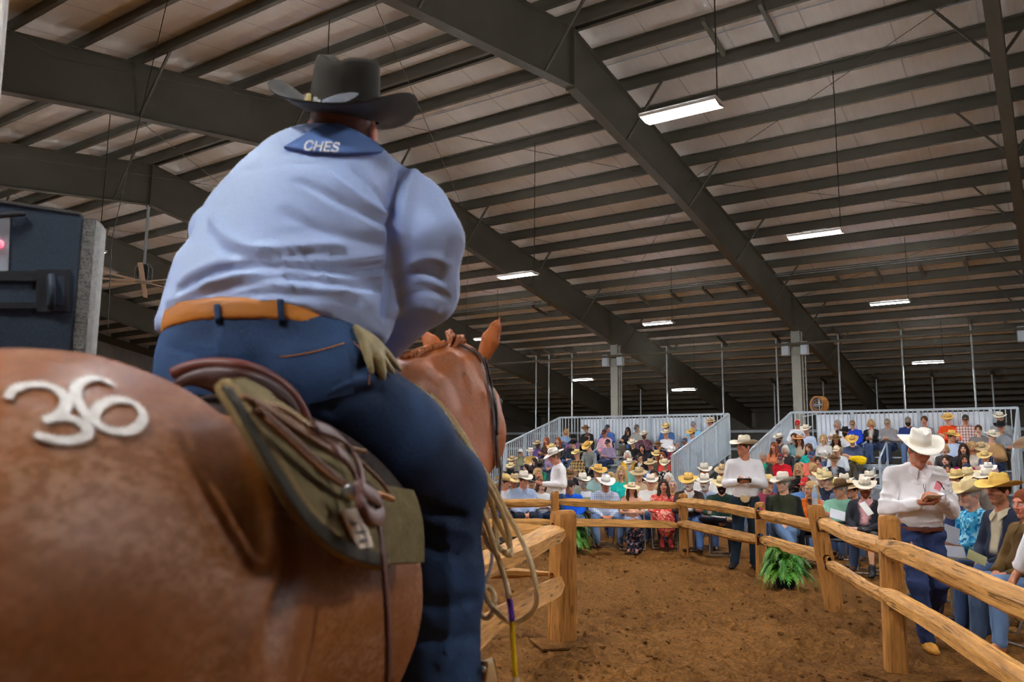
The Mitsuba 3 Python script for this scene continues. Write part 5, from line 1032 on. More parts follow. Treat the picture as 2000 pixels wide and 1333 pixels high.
for pts, c, w in (([(474,776), (522,797), (590,840), (650,866), (712,882)], (112,76,44), .012), ([(490,785), (545,820), (605,858), (660,892), (692,915)], (98,62,36), .014), ([(498,800), (560,852), (622,908), (672,948), (704,966)], (88,54,32), .016), ([(512,818), (570,868), (630,922), (684,958)], (120,78,44), .010), ([(508,790), (560,806), (610,840), (648,852)], (130,96,60), .012), ([(702,900), (730,928), (752,952), (764,974)], (104,70,42), .010), ([(718,962), (742,966), (766,976)], (168,112,62), .014)):
    strap('saddle_string', pts, w, c, .085, tubey=True)
strap('latigo_strap', [(612,838), (650,850), (680,876), (700,915), (707,952), (718,988), (735,1024), (744,1076), (750,1150), (755,1230), (756,1340)], np.interp(np.arange(40), [0, 14, 22, 39], [.018, .022, .030, .026]), (78, 46, 38), .095, .006)
strap('latigo_strap', [(650,880), (672,898), (690,930), (700,966), (716,1010)], .022, (92, 56, 46), .10, .006); strap('latigo_knot', [(694,955), (712,968), (734,985), (738,1008), (722,1016), (704,1000), (698,976)], .024, (86, 50, 42), .11, .010)
m = trimesh.creation.icosphere(2, .011); m.vertices = np.array(m.vertices)*[1, .5, 1]+trace(HF, [(683, 962)], .10)[0]; put(SAD, 'concho', W_(m), 'chrome', True)
# ---- bridle
BR = thing('bridle', 'dark brown leather bridle on the horse, cheek strap below its right ear', 'bridle')
q = trace(HF, resample([(893,672), (918,682), (938,696), (950,728), (960,775), (967,830), (970,880), (972,910)], 50), .006); n = normals_at(HF, q); m = strip(q, n, .022, .004); put(BR, 'cheek_strap', W_(m), 'leather', True, color=col(m, (58, 34, 24)))
q = trace(HF, resample([(948,700), (958,740), (968,790), (971,850)], 30), .012); m = tube(q, .005, 6); put(BR, 'browband', W_(m), 'leather', True, color=col(m, (40, 26, 20)))
ring = [U(968+7*math.cos(t), 893+11*math.sin(t), 2.98) for t in np.linspace(0, 6.283, 20)]; put(BR, 'bit_ring', W_(tube(ring, .004, 6)), 'chrome', True)
m = tube(curve([U(972, 880, 2.98), U(978, 925, 2.95), U(972, 985, 2.85), U(962, 1050, 2.7), U(958, 1110, 2.5), U(940, 1150, 2.4)], 30), .006, 6); put(BR, 'rein', W_(m), 'leather', True, color=col(m, (70, 50, 44)))
m = tube(curve([U(970, 890, 2.98), U(900, 850, 2.7), U(820, 770, 2.5), U(760, 700, 2.4)], 30), .006, 6); put(BR, 'rein', W_(m), 'leather', True, color=col(m, (60, 40, 32)))
# ================================================================ the rider
RD = thing('person', 'person in light blue shirt, dark hat and jeans riding the roan horse, seen from behind', 'person')
lo, hi = np.array([-1.2, 1.45, 1.55]), np.array([.02, 2.75, 2.62])
PW, WA, MB, UB, SL, SR, NK = U(520, 668, 1.93), U(532, 590, 1.96), U(578, 500, 2.02), U(628, 415, 2.10), U(515, 395, 2.12), U(795, 415, 2.10), U(668, 315, 2.15)
HD = U(670, 262, 2.13)
FT = ((0, 1, .15), .72)
def rtorso(F, g, k=.07):
    F.chain([PW, WA, MB, UB], [.225+g, .214+g, .24+g, .235+g], k, FT); F.cone(SL, SR, .100+g, .100+g, .08, FT); F.cone(UB, NK-[0, .0, .03], .15+g, .06+g, .08, FT)
EL, ER, WLh, WRh = U(432, 455, 2.32), U(832, 572, 2.10), U(560, 600, 2.50), U(728, 690, 2.32)
SH = Field(lo, hi, .009); rtorso(SH, 0)
ax = (WA-PW); ax /= np.linalg.norm(ax); SH.plane(U(505, 593, 1.78), (-ax*.98+np.array([.02, -.16, 0]))/1.0); SH.chain([U(640, 575, 1.86), U(690, 604, 1.92), U(735, 645, 1.98)], [.05, .048, .03], .04)
SH.ell(U(728, 600, 2.02), (.06, .08, .11), .03); SH.cone(U(392, 540, 2.0), U(325, 625, 1.93), .075, .022, .05); SH.cone(U(325, 625, 1.93), U(306, 643, 1.92), .02, .008, .02)
SH.chain([SL+[-.01, .02, -.02], EL, WLh], [.095, .075, .055], .06); SH.chain([SR+[.02, 0, -.02], U(835, 470, 2.08), ER, WRh], [.098, .088, .078, .058], .045)
FOLDS = [([(352,566), (430,530), (520,522), (640,528), (745,518)], -.010, .012), ([(350,552), (430,512), (520,505), (640,512), (745,502)], .006, .016), ([(322,604), (420,566), (540,545), (650,552), (740,560)], -.008, .011), ([(330,588), (420,550), (540,530), (640,538)], .005, .012), ([(418,430), (446,466), (500,486), (590,484), (660,480)], .009, .014), ([(410,455), (440,492), (510,504), (600,500)], -.007, .012),
    ([(790,318), (772,392), (766,470), (762,540), (752,610)], -.020, .013), ([(812,330), (792,392), (784,460)], .006, .014), ([(585,352), (650,385), (720,420), (762,436)], -.007, .012), ([(640,340), (700,385), (755,420)], .006, .012), ([(560,420), (640,455), (740,470)], -.005, .014), ([(690,330), (735,375), (760,410)], -.006, .009), ([(778,548), (820,528), (866,545)], -.009, .010), ([(785,580), (830,566), (880,585)], -.007, .010), ([(800,520), (840,505), (880,520)], .006, .012), ([(770,610), (800,600), (850,610)], .005, .014),
    ([(400,560), (470,545), (560,556), (680,570)], .005, .011), ([(345,600), (430,582), (540,572)], -.006, .010), ([(560,575), (640,575), (700,590)], -.006, .010), ([(480,330), (560,320), (640,318)], -.003, .012)]
sm = steady(fold(SH.mesh(), SH, FOLDS), 6, .012)
def f_shirt(p, n, uv): return mix(lin(158,184,234), lin(186,206,248), noise(p.x*420, p.y*420, p.z*420)*.6+fbm(p.x*6, p.y*6, p.z*6, 2)*.4)
two('shirt_blue', base_color=proc(f_shirt), roughness=.62, specular=.3, sheen=.4)
two('collar_blue', base_color=rgb(84,118,178), roughness=.7)
def f_jean(p, n, uv): return mix(lin(14,24,44), lin(50,74,110), noise(p.x*500, p.y*500, p.z*300)*.35+smoothstep(.3, .75, fbm(p.x*5, p.y*5, p.z*4, 3))*.7)
two('denim', base_color=proc(f_jean), roughness=.8, specular=.2)
k_shirt = put(RD, 'shirt', W_(sm), 'shirt_blue', True)
# yoke seam, cuffed collar with its lettering
kc = put(k_shirt, 'collar', W_(sheet([(596, 268), (622, 252), (655, 247), (692, 260), (722, 276), (748, 296)], [(556, 292), (590, 297), (640, 303), (690, 303), (720, 302), (742, 300)], 24, 8, .008, SH, .003)), 'collar_blue', True, label='deeper blue collar with white lettering')
BOTH = SH
def lettering(text, x0, y0, dx, dy, ht, slant=-.25):
    tmn = meshkit.text_mesh(text, 1.0, .01, bold=True); tmn = tmn.subdivide(); v = np.array(tmn.vertices); up = np.array([-dy, dx]); u = np.array([dx, dy]); s = np.hypot(dx, dy); u, up = u/s, np.array([u[1]/s, -u[0]/s]) if False else np.array([dy, -dx])/s
    pix = np.array([x0, y0])+np.outer(v[:, 0]*ht*s-v[:, 1]*ht*slant, u)+np.outer(v[:, 1]*ht, up); q = trace(BOTH, pix, .012); n = normals_at(BOTH, q); tmn.vertices = q+n*(v[:, 2:]*.2); return tmn
put(kc, 'lettering', W_(lettering('CHES', 590, 294, 1.0, .06, 19)), 'white_plain', label='white letters CHES')
# belt, jeans
JE = Field((-1.25, 1.45, .84), (.06, 2.75, 1.98), .014)
hipR, kneR, ankR = U(622, 752, 1.95), U(862, 952, 2.24), U(852, 1420, 2.14); hipL, kneL, ankL = U(420, 722, 1.99), np.array([-.98, 2.3, 1.46]), np.array([-1.0, 2.16, .86])
JE.chain([PW+[-.01, .01, -.06], PW+[-.01, .01, 0], WA+[-.01, 0, .01]], [.225, .218, .205], .05, FT); JE.cone(U(455, 745, 1.95), U(610, 745, 1.95), .14, .16, .08)
for h_, k_, a_ in ((hipR, kneR, ankR), (hipL, kneL, ankL)): JE.chain([h_, h_*.45+k_*.55-(np.array([0, 0, .02]) if h_ is hipR else 0), k_, k_*.6+a_*.4, a_], [.150 if h_ is hipR else .125, .162 if h_ is hipR else .12, .112, .106, .114], .06)
JE.plane(U(505, 611, 1.9), ax*.96+np.array([0, -.1, 0]))
JF = [([(545,690), (610,682), (672,668)], .003, .006), ([(700,720), (740,700), (790,735)], -.008, .012), ([(650,800), (700,775), (745,765)], -.009, .014), ([(640,770), (690,748), (730,745)], .006, .014), ([(815,985), (850,1000), (905,1010)], -.010, .012), ([(820,1010), (860,1030), (920,1040)], .006, .014), ([(830,1060), (870,1080), (930,1075)], -.006, .014), ([(800,1160), (850,1180), (930,1170)], -.006, .016), ([(800,1240), (860,1250), (930,1240)], -.006, .016), ([(425,650), (428,720), (440,780)], .002, .006), ([(330,680), (400,705), (500,715)], -.004, .012), ([(870,1020), (880,1150), (865,1300)], .005, .012)]
KJ = put(RD, 'trousers', W_(fold(JE.mesh(), JE, JF)), 'denim', True, label='dark blue jeans')
BE = Field((-1.1, 1.5, 1.7), (-.15, 2.6, 2.1), .010); BE.chain([PW+[-.01, .01, -.06], PW+[-.01, .01, 0], WA+[-.01, 0, .01], WA+ax*.08], [.225, .218, .21, .21], .05, FT); BE.d -= .008; BE.plane(U(505, 586, 1.8), ax*.96+np.array([0, -.1, 0])); BE.plane(U(505, 633, 1.8), -ax*.96+np.array([0, .1, 0]))
two('belt_tan', base_color=rgb(186,118,48), roughness=.5, specular=.4); KB = put(RD, 'belt', W_(BE.mesh()), 'belt_tan', True, label='tan leather belt')
for pts in ([(424,596), (426,618), (428,642)], [(547,586), (549,610), (552,644)], [(664,600), (672,622), (680,648)]):
    q = trace(BE, resample(pts, 12), .003); n = normals_at(BE, q); put(KJ, 'belt_loop', W_(strip(q, n, .014, .004)), 'denim', True)
m = sheet([(545,698), (570,750), (598,790)], [(672,670), (684,720), (690,768)], 14, 12, .004, JE, .002); put(KJ, 'pocket', W_(m), 'denim', 40)
m = sheet([(330,690), (345,740), (370,770)], [(415,706), (420,740), (415,770)], 10, 8, .004, JE, .002); put(KJ, 'pocket', W_(m), 'denim', 40)
for a in ([(545,698), (610,688), (672,670)], [(690,668), (715,700), (720,752)]):
    q = trace(JE, resample(a, 30), .007); n = normals_at(JE, q); put(KJ, 'stitching', W_(strip(q, n, .003, .001)), 'belt_tan')
# body: head and neck (seen), arms and hands (on the reins)
B = Field(lo, hi, .02); rtorso(B, -.055); B.chain([SL, EL, WLh], [.06, .05, .035], .03); B.chain([SR, ER, WRh], [.06, .05, .035], .03); B.cone(NK, NK*.4+HD*.6, .062, .06, .03)
hm, Wt = head_template(.0055, 'm'); HR = rotz(-.10)@roty(.12)@rotx(.18); HMr = hom(HR@np.diag([1.10, 1.06, 1.08]), HD); hc = head_colors(Wt, (190, 118, 96), (104, 70, 56), 0, .5)
ms = [B.mesh(), moved(hm, HMr)]; cs = [np.tile(L((188,118,96)), (len(ms[0].vertices), 1)), hc]
for s, w_, d in ((-1, WLh, (.5, .6, -.2)), (1, WRh, (-.7, .5, .1))):
    q = hand(.005, .9, w_+np.array(d)*.01, d, (0, .2, -1) if s < 0 else (-.3, 0, -1), s); ms.append(q); cs.append(np.tile(L((196,128,106)), (len(q.vertices), 1)))
put(RD, 'body', W_(cat(ms)), 'skin', True, color=np.vstack(cs))
hat, band = hat_mesh(56, a=.094, b=.112, brim=.128, h=.150, curl=.074, flare=1.25, drop=.004, crease=.04, pinch=.22, taper=.12); HH = hom(rotz(-.12)@roty(.15)@rotx(.28), HD+np.array([.004, -.012, .044])); hq = moved(hat, HH)
two('hat_felt', base_color=proc(lambda p, n, uv: mix(lin(30,28,24), lin(50,46,38), fbm(p.x*18, p.y*18, p.z*18, 2)*.7+noise(p.x*700, p.y*700, p.z*700)*.3)), roughness=.85, specular=.2, sheen=.5)
KH = put(RD, 'hat', W_(hq), 'hat_felt', True, label='dark felt cowboy hat with a white feather emblem')
ph = np.linspace(0, 6.283, 61); bp = np.stack([.0955*.985*np.sin(ph), .1135*.985*np.cos(ph), .016+0*ph], 1); bp = bp@HH[:3, :3].T+HH[:3, 3]; m = tube(bp, .006, 6, flat=1.4); put(KH, 'hat_band', W_(m), 'leather', True, color=col(m, (34, 28, 24)))
HTF = Field(np.array(hq.vertices).min(0)-.02, np.array(hq.vertices).max(0)+.02, .006)
Hinv = np.linalg.inv(HH); gp = np.stack(np.meshgrid(*HTF.ax, indexing='ij'), -1); lq = gp@Hinv[:3, :3].T+Hinv[:3, 3]; kk = 1-.12*np.clip(lq[..., 2]/.15, 0, 1)**1.5; HTF.d = np.maximum((np.hypot(lq[..., 0]/(.094*kk), lq[..., 1]/(.112*kk))-1)*.095, np.abs(lq[..., 2]-.07)-.09).astype(np.float32)
def feather():
    n = 26; t = np.linspace(0, 1, n); cx = 630+(698-630)*t; cy = 200-16*t+2*np.sin(t*3); w = 9.5*np.sin(np.pi*np.clip(t*.93+.05, 0, 1))**.7+.8; A = np.stack([cx+1, cy-w], 1); Bq = np.stack([cx, cy+w*.85], 1); return sheet(A, Bq, n, 9, .004, HTF, .004)
m = feather(); p = np.array(m.vertices); c = col(m, (206, 216, 232))*(.75+.5*meshkit.noise(p*[300, 300, 300])[:, None]); put(KH, 'feather_emblem', W_(m), 'felt', False, color=c)
for (x, y), r_, c_ in (((604, 191), .010, (214, 196, 130)), ((616, 196), .008, (196, 200, 190)), ((623, 199), .007, (190, 196, 196)), ((598, 196), .006, (190, 170, 110))):
    q = trace(HTF, [(x, y)], .006)[0]; m = rbox(r_*1.5, r_*.8, r_*2.2, .002, 4); m.vertices = np.array(m.vertices)+q; put(KH, 'buckle_piece', W_(m), 'leather', 40, color=col(m, c_))
for n_, a_ in (('boot', ankR), ('boot', ankL)):
    F = Field(a_-[.14, .2, .2], a_+[.14, .36, .12], .014); F.chain([a_+[0, 0, .05], a_+[0, -.01, -.06]], [.06, .05], .02); F.chain([a_+[0, -.02, -.09], a_+[0, .1, -.10], a_+[0, .2, -.095]], [.04, .045, .028], .02); m = F.mesh(); put(RD, n_, W_(m), 'leather', True, color=col(m, (92, 60, 36)))
m = sheet([U(938, 1292, 2.16), U(936, 1320, 2.16), U(930, 1360, 2.16)], [U(950, 1288, 2.2), U(960, 1320, 2.2), U(966, 1360, 2.2)], 8, 5, .02); SF = leather(SAD, 'stirrup_fender', m, (176, 142, 96)); m = trimesh.creation.icosphere(2, .008); m.vertices = np.array(m.vertices)+U(944, 1308, 2.13); put(SF, 'rivet', W_(m), 'chrome', True)
# gloves tucked at the hip
GF = Field(U(745, 690, 1.9)-.16, U(745, 690, 1.9)+.16, .006)
for pts, r_ in (([(695,640), (716,668), (738,704), (748,738)], (.009, .014, .015, .008)), ([(706,646), (735,672), (762,700), (782,724)], (.008, .012, .010, .006)), ([(700,650), (716,690), (726,728)], (.007, .009, .006)), ([(735,676), (756,712), (770,730)], (.008, .008, .005))):
    q = trace(JE, resample(pts, 10), .010); GF.chain(list(q), np.interp(np.arange(10), np.linspace(0, 9, len(r_)), r_), .006)
m = GF.mesh(); k = one('gloves', W_(m), 'leather', 'tan leather gloves tucked into the right hip pocket of the rider', 'gloves', True, color=col(m, (160, 148, 108))*(.8+.4*meshkit.noise(np.array(m.vertices)*60)[:, None]))
# the coiled rope
RP = thing('lariat_rope', 'coiled cream lariat rope hanging beside the right leg of the rider', 'rope')
two('rope_cream', base_color=proc(lambda p, n, uv: mix(lin(206,182,130), lin(246,228,184), noise((p.x+p.z)*240, (p.y-p.z)*240, p.z*60))), roughness=.8)
COILS = [([(800,752), (850,796), (900,862), (948,932), (984,996), (1014,1050), (1038,1108), (1048,1160), (1036,1200), (1010,1216), (980,1206), (956,1180), (943,1152), (930,1130)], 2.28), ([(806,760), (858,816), (906,886), (946,960), (974,1030), (996,1075), (990,1085), (972,1070), (950,1030), (920,960), (880,880)], 2.30), ([(812,756), (866,806), (912,872), (948,946), (962,1010), (968,1050), (962,1078), (950,1060), (936,1010)], 2.33), ([(860,842), (890,892), (918,948), (944,1010), (966,1076), (984,1128), (994,1166)], 2.24), ([(808,758), (862,812), (910,880), (952,952), (984,1020), (994,1070), (984,1078)], 2.27), ([(938,1148), (956,1150), (966,1172), (962,1196), (944,1206), (934,1196)], 2.32)]
for pts, Y in COILS: put(RP, 'coil', W_(tube(curve([U(x+max(0, 8-.02*max(0, y-760)), y, Y+.03*math.sin(i*1.7)) for i, (x, y) in enumerate(pts)], 70), .0076, 8)), 'rope_cream', True)
m = tube(curve([U(992, 1158, 2.24), U(997, 1185, 2.24), U(1000, 1214, 2.24)], 8), .0082, 8); put(RP, 'purple_wrap', W_(m), 'leather', True, color=col(m, (86, 48, 140)), label='purple wrap'); m = tube(curve([U(1000, 1212, 2.24), U(1003, 1270, 2.24), U(1006, 1324, 2.24)], 8), .0072, 8); put(RP, 'yellow_sleeve', W_(m), 'leather', True, color=col(m, (236, 200, 24)), label='yellow sleeve'); m = moved(lathe([(0, -.012), (.010, -.01), (.011, .008), (0, .012)], 12), hom(np.eye(3), U(1007, 1330, 2.24))); put(RP, 'end_knot', W_(m), 'rope_cream', True)
# ================================================================ the men on their feet, the near chairs, the loudspeaker
def standing(**k):
    J = dict(pelvis=(0, 0, .97), waist=(0, .01, 1.10), chest=(0, -.01, 1.31), neck=(0, -.025, 1.475), head=(0, .015, 1.66), shl=(-.185, -.02, 1.425), shr=(.185, -.02, 1.425), ell=(-.26, -.03, 1.16), elr=(.26, -.03, 1.16), wrl=(-.07, .25, 1.17), wrr=(.07, .25, 1.17), hipl=(-.09, 0, .93), hipr=(.09, 0, .93), kneel=(-.11, .03, .51), kneer=(.11, .03, .51), ankl=(-.13, 0, .095), ankr=(.13, 0, .095))
    J.update(k); return {a: np.array(b, float) for a, b in J.items()}
HOLD = {'l': ((.75, .6, .1), (.1, -.2, 1)), 'r': ((-.75, .6, .1), (-.1, -.2, 1))}
def face_of(a, b): f = RIGHT*a+HEAD*b; return f/np.linalg.norm(f)
def ring_belt(M, J, c, w=.15, buckle=None, name='belt'):
    ph = np.linspace(0, 6.283, 41); p = np.stack([J['pelvis'][0]+(w+.008)*np.sin(ph), J['pelvis'][1]+(w*.76+.008)*np.cos(ph), np.full(41, J['pelvis'][2]+.005)], 1); m = strip(p, np.stack([np.sin(ph), np.cos(ph), 0*ph], 1), .036, .006); return moved(m, M), col(m, c)
def paper(label, c, d, n, w, h, colr=(240,240,238), name='paper', t=.003):
    d = np.asarray(d, float); s, u, dd = frame(n, d); m = rbox(w, h, t, min(.001, t/3), 4); return one(name, moved(m, hom(np.stack([s, u, dd], 1), c)), {'type': 'principled', 'base_color': rgb(*colr), 'roughness': .6}, label, 'paper')
# the near man writing on a pad
Jn = standing(head=(0, .095, 1.625), neck=(0, .0, 1.465), elr=(.27, .0, 1.13), ell=(-.27, .0, 1.13), wrl=(-.06, .27, 1.25), wrr=(.075, .25, 1.20), kneer=(.09, .13, .52), ankr=(.05, .14, .095), kneel=(-.11, .04, .53), ankl=(-.13, -.30, .17))
HN = {'l': ((.8, .45, .15), (.3, -.5, -.8)), 'r': ((-.8, .55, .0), (0, -.1, 1))}
pn = C(3.60, 7.30, 0); fn_ = face_of(-.12, -1)
k, M, HM = person('person in white shirt and pale hat writing on a pad beside the nearest fence post', Jn, 'nearman', pn, fn_, h=.014, hh=.0048, sex='m', stout=1.0, arms='hold', skin=(186,118,86), hair=(120,104,92), shirt=(244,242,242), pants=(44,56,92), boots=(196,136,50), hat=('near', (250,246,234), (216,206,184)), head_pitch=-.46, hd=HN, fold=.026, curl=.8, hat_tilt=.10, scale=(1.04, 1.04, 1.035), stubble=.35)
m, c = ring_belt(M, Jn, (92, 46, 32), .172); put(k, 'belt', m, 'leather', True, color=c); m = moved(rbox(.055, .012, .045, .004), M@hom(np.eye(3), Jn['pelvis']+[0, .138, .005])); put(k, 'buckle', m, 'leather', color=col(m, (70, 44, 34)))
collar_flaps(k, M, Jn, (238, 234, 236))
g = cat([tube([(s*.018+.016*math.cos(t)*.6, .186, 1.245+.024*math.sin(t)) for t in np.linspace(0, 6.283, 12)], .002, 5) for s in (-.4, .4)]+[tube([(-.004, .165, 1.345), (.002, .178, 1.30), (-.004, .184, 1.265)], .002, 5), tube([(.012, .165, 1.345), (.010, .178, 1.30), (.010, .184, 1.265)], .002, 5)]); put(k, 'hanging_glasses', moved(g, M), 'black_plastic')
m = sheet([(.0, .155, 1.36), (.0, .18, 1.2), (.0, .165, 1.0)], [(.028, .155, 1.36), (.028, .18, 1.2), (.028, .165, 1.0)], 10, 3, .003)
hp = (M@np.r_[(Jn['wrl']+Jn['wrr'])/2+[.01, .07, .012], 1])[:3]; paper('white writing pad in the hands of the man beside the nearest post', hp, fn_+np.array([0, 0, .25]), np.array([0, 0, 1.0])-fn_*.35, .13, .20)
q = (M@np.r_[Jn['wrl']+[-.02, .08, .06], 1])[:3]; one('pen', tube([q, q+np.array([0, 0, .05])-RIGHT*.03, q+np.array([0, 0, .07])-RIGHT*.05], .004, 6), 'black_plastic', 'dark pen in the hand of the man writing on the pad', 'pen')
paper('pink paper slip sticking up from the shirt pocket of the writing man', (M@np.r_[-.10, .178, 1.335, 1])[:3], np.array([0, 0, 1.0])+RIGHT*.4, -fn_, .055, .075, (222, 130, 140))
# the man in the middle with the big buckle
Jm = standing(head=(0, .03, 1.665), wrl=(-.05, .27, 1.20), wrr=(.06, .26, 1.19), kneer=(.11, .04, .52), ankr=(.17, .02, .095), ankl=(-.10, -.06, .095), R_toe=(.3, 1, 0), L_toe=(-.2, 1, 0))
pm = at(1453, 900, 12.25); pm[2] = 0; fm = face_of(-.28, -1)
k, M, HM = person('person in white shirt with big round buckle standing behind the fence, looking left', Jm, 'midman', pm, fm, h=.018, hh=.006, stout=1.06, arms='hold', skin=(196,130,100), hair=(70,52,40), shirt=(246,246,248), pants=(30,44,56), boots=(34,32,34), hat=('wide', (244,234,208)), head_yaw=-.75, head_pitch=.08, hd=HOLD, fold=.012, scale=(1.04, 1.04, 1.06), curl=.7)
m, c = ring_belt(M, Jm, (60, 40, 30), .162); put(k, 'belt', m, 'leather', True, color=c); m = moved(lathe([(0, 0), (.062, 0), (.066, .006), (.05, .012), (0, .014)], 24), M@hom(rotx(-math.pi/2), Jm['pelvis']+[0, .135, .0])); put(k, 'buckle', m, 'leather', 40, color=col(m, (196, 172, 128))); collar_flaps(k, M, Jm, (240, 240, 242))
paper('dark booklet in the hands of the man with the round buckle', (M@np.r_[(Jm['wrl']+Jm['wrr'])/2+[0, .07, .02], 1])[:3], fm+np.array([0, 0, .2]), np.array([0, 0, 1.0])-fm*.5, .2, .13, (70, 62, 62), 'booklet', .008)
# the man at left beyond the corner post
Jl = standing(head=(0, .07, 1.64), wrl=(-.06, .30, 1.16), wrr=(.08, .28, 1.15))
pl = at(1090, 900, 14.3); pl[2] = 0; fl = face_of(-1, -.22)
k, M, HM = person('person in white shirt and white hat standing behind the stout corner post, reading papers', Jl, 'leftman', pl, fl, h=.018, hh=.006, stout=1.12, arms='hold', skin=(206,140,116), hair=(110,96,84), shirt=(248,248,250), pants=(56,76,112), hat=('flat', (250,244,232)), head_pitch=-.3, hd=HOLD, fold=.012, scale=(.98, .98, .975), curl=.7)
paper('white papers held by the man standing behind the stout corner post', (M@np.r_[(Jl['wrl']+Jl['wrr'])/2+[0, .09, .03], 1])[:3], fl+np.array([0, 0, .3]), np.array([0, 0, 1.0])-fl*.4, .16, .24)
# half out of the picture at the right edge
Jr = standing(ell=(-.29, -.02, 1.15), elr=(.29, -.02, 1.15), wrl=(-.30, .10, .92), wrr=(.30, .10, .92)); pr = at(2056, 900, 5.3); pr[2] = 0
person('person in white shirt standing at the very right edge, only a sleeve in view', Jr, 'edgeman', pr, face_of(-.5, .9), h=.02, hh=.007, arms='knees', shirt=(238,240,246), fold=.012, hat=('wide', (240,232,214)))
# near chairs on the right, their sitters looking across the ring
def near_sit(px, py, dist, f, sex, hat, hair, shirt, o, desc):
    global N
    N += 1; p = at(px, 900, dist); sit(np.array([p[0], p[1], .45]), px, py, f, desc, sex, hat, hair, shirt, o, .0165, .0055, .45, N); chair(np.array([p[0], p[1], 0]), f, 'chair_grey', 'folding chair under the person in '+' '.join(desc.split()[:6]), 'folding chairs round the ring')
FR = face_of(-1, -.25)
near_sit(1872, 972, 9.5, face_of(-1, .1), 'm', 'n', 'g', (34,46,84), dict(arms='lap', pose='plain', stout=1.2, head_yaw=.2, lean=.14), 'navy jacket and pale hat, half hidden behind the standing man')
near_sit(1905, 968, 8.75, FR, 'm', None, 'g', 'paisley_teal', dict(hat=('tight', (226,206,156), (206,186,140)), arms='hold', pose='plain', stout=1.15, head_yaw=.0, skin=(206,150,124), lean=.14, head_pitch=-.05), 'turquoise paisley shirt and pale straw hat near the right edge')
near_sit(1958, 958, 8.05, FR, 'm', None, 'b', (38,44,60), dict(hat=('wide', (232,196,104), (206,166,84)), arms='lap', pose='plain', stout=1.15, inner=(190,178,150), head_yaw=.1, lean=.1, head_pitch=.05, skin=(196,132,100), beard=0, stubble=.8), 'dark denim jacket and golden straw hat near the right edge')
near_sit(2003, 985, 7.35, face_of(-1, -.1), 'm', None, 'a', (98,74,40), dict(arms='lap', pose='plain', stout=1.2, head_yaw=.2, lean=.05, pants=(98,124,158), boots=(176,110,72), skin=(206,132,104), sleeve='long'), 'brown corduroy jacket and pale jeans at the right edge')
# children by the front row
N += 1; p = at(1234, 1000, 14.7); sit(np.array([p[0], p[1], .43]), 1234, 962, face_of(-.1, -1), 'peach top and wide sun hat, a girl in the front row', 'f', 'o', 'bL', (240,190,160), dict(hat=('sun', (236,212,172)), arms='crossed', pose='close', scale=(.78, .8, .8), sleeve='short', pants=(150,166,190)), .022, .0068, .43, N); chair(np.array([p[0], p[1], 0]), face_of(-.1, -1), 'chair_grey', 'folding chair under the girl in the wide sun hat', 'folding chairs round the ring')
N += 1; p = at(1240, 1000, 14.25); J = seated('lap', 'fwd'); 
for n_, s in (('l', -1), ('r', 1)): J['knee'+n_] = np.array([s*.1, .42, .06]); J['ank'+n_] = np.array([s*.14, .78, -.01])
person('person, a small child in a dark flowered dress and pinkish hat seated on the dirt', J, 'toddler', np.array([p[0], p[1], .03]), face_of(-.3, -1), h=.022, hh=.0075, sex='f', arms='lap', legs='dress', hair=HAIRC['b'], cloth='print_dark', shirt=(40,40,50), pants=(40,40,50), hat=('flat', (206,150,120)), hair_style='bob', scale=(.58, .58, .58))
# cups and leaflets
def cup(px, py, d, label): 
    c = at(px, py, d); one('paper_cup', moved(lathe([(0, -.05), (.030, -.05), (.040, .05), (.037, .05), (.028, -.045), (0, -.045)], 18), hom(np.eye(3), c)), 'white_plain', label, 'cup', 40)
cup(1386, 998, 13.35, 'white paper cup held by the bearded man in dark green'); cup(1500, 1014, 12.0, 'white paper cup held by the man in the olive vest')
for px, py, d, a, w, h, lab, cc in ((1636, 1006, 11.8, .3, .21, .15, 'printed leaflet on the lap of the man in mint green', (214,218,226)), (1692, 994, 11.3, -.5, .1, .2, 'folded white paper held by the man in shorts', (236,234,228)), (1403, 1010, 13.2, .1, .22, .02, 'thin white booklet on the knee of the bearded man in dark green', (230,230,236)), (1858, 1045, 8.3, .4, .15, .2, 'grey booklet held by the person in turquoise paisley', (120,122,130)), (1862, 1078, 8.0, .1, .22, .12, 'white leaflet on a lap near the right edge', (206,212,224)), (1908, 1090, 7.4, .5, .16, .1, 'small catalogue with yellow pictures on a lap at lower right', (150,146,96)), (1145, 966, 15.4, .0, .2, .12, 'white bag on the ground chair left of the blue check shirt', (226,228,232)), (1721, 843, 25.2, .2, .3, .2, 'paper held by the woman in the black jacket, top row', (150,150,156))):
    paper(lab, at(px, py, d), np.array([a, 0, 1.0]), -HEAD+np.array([0, 0, .6]), w, h, cc, 'leaflet')
c = at(1676, 897, 22.4); m = Field(c-.4, c+.4, .03); m.ell(c, (.23, .13, .09), 0); m.ell(c+[.1, -.1, -.06], (.13, .1, .1), .05); m = m.mesh(); one('yellow_jacket', m, 'cloth', 'yellow jacket on the lap of the man in the navy T-shirt', 'jacket', True, color=col(m, (250, 204, 20)))
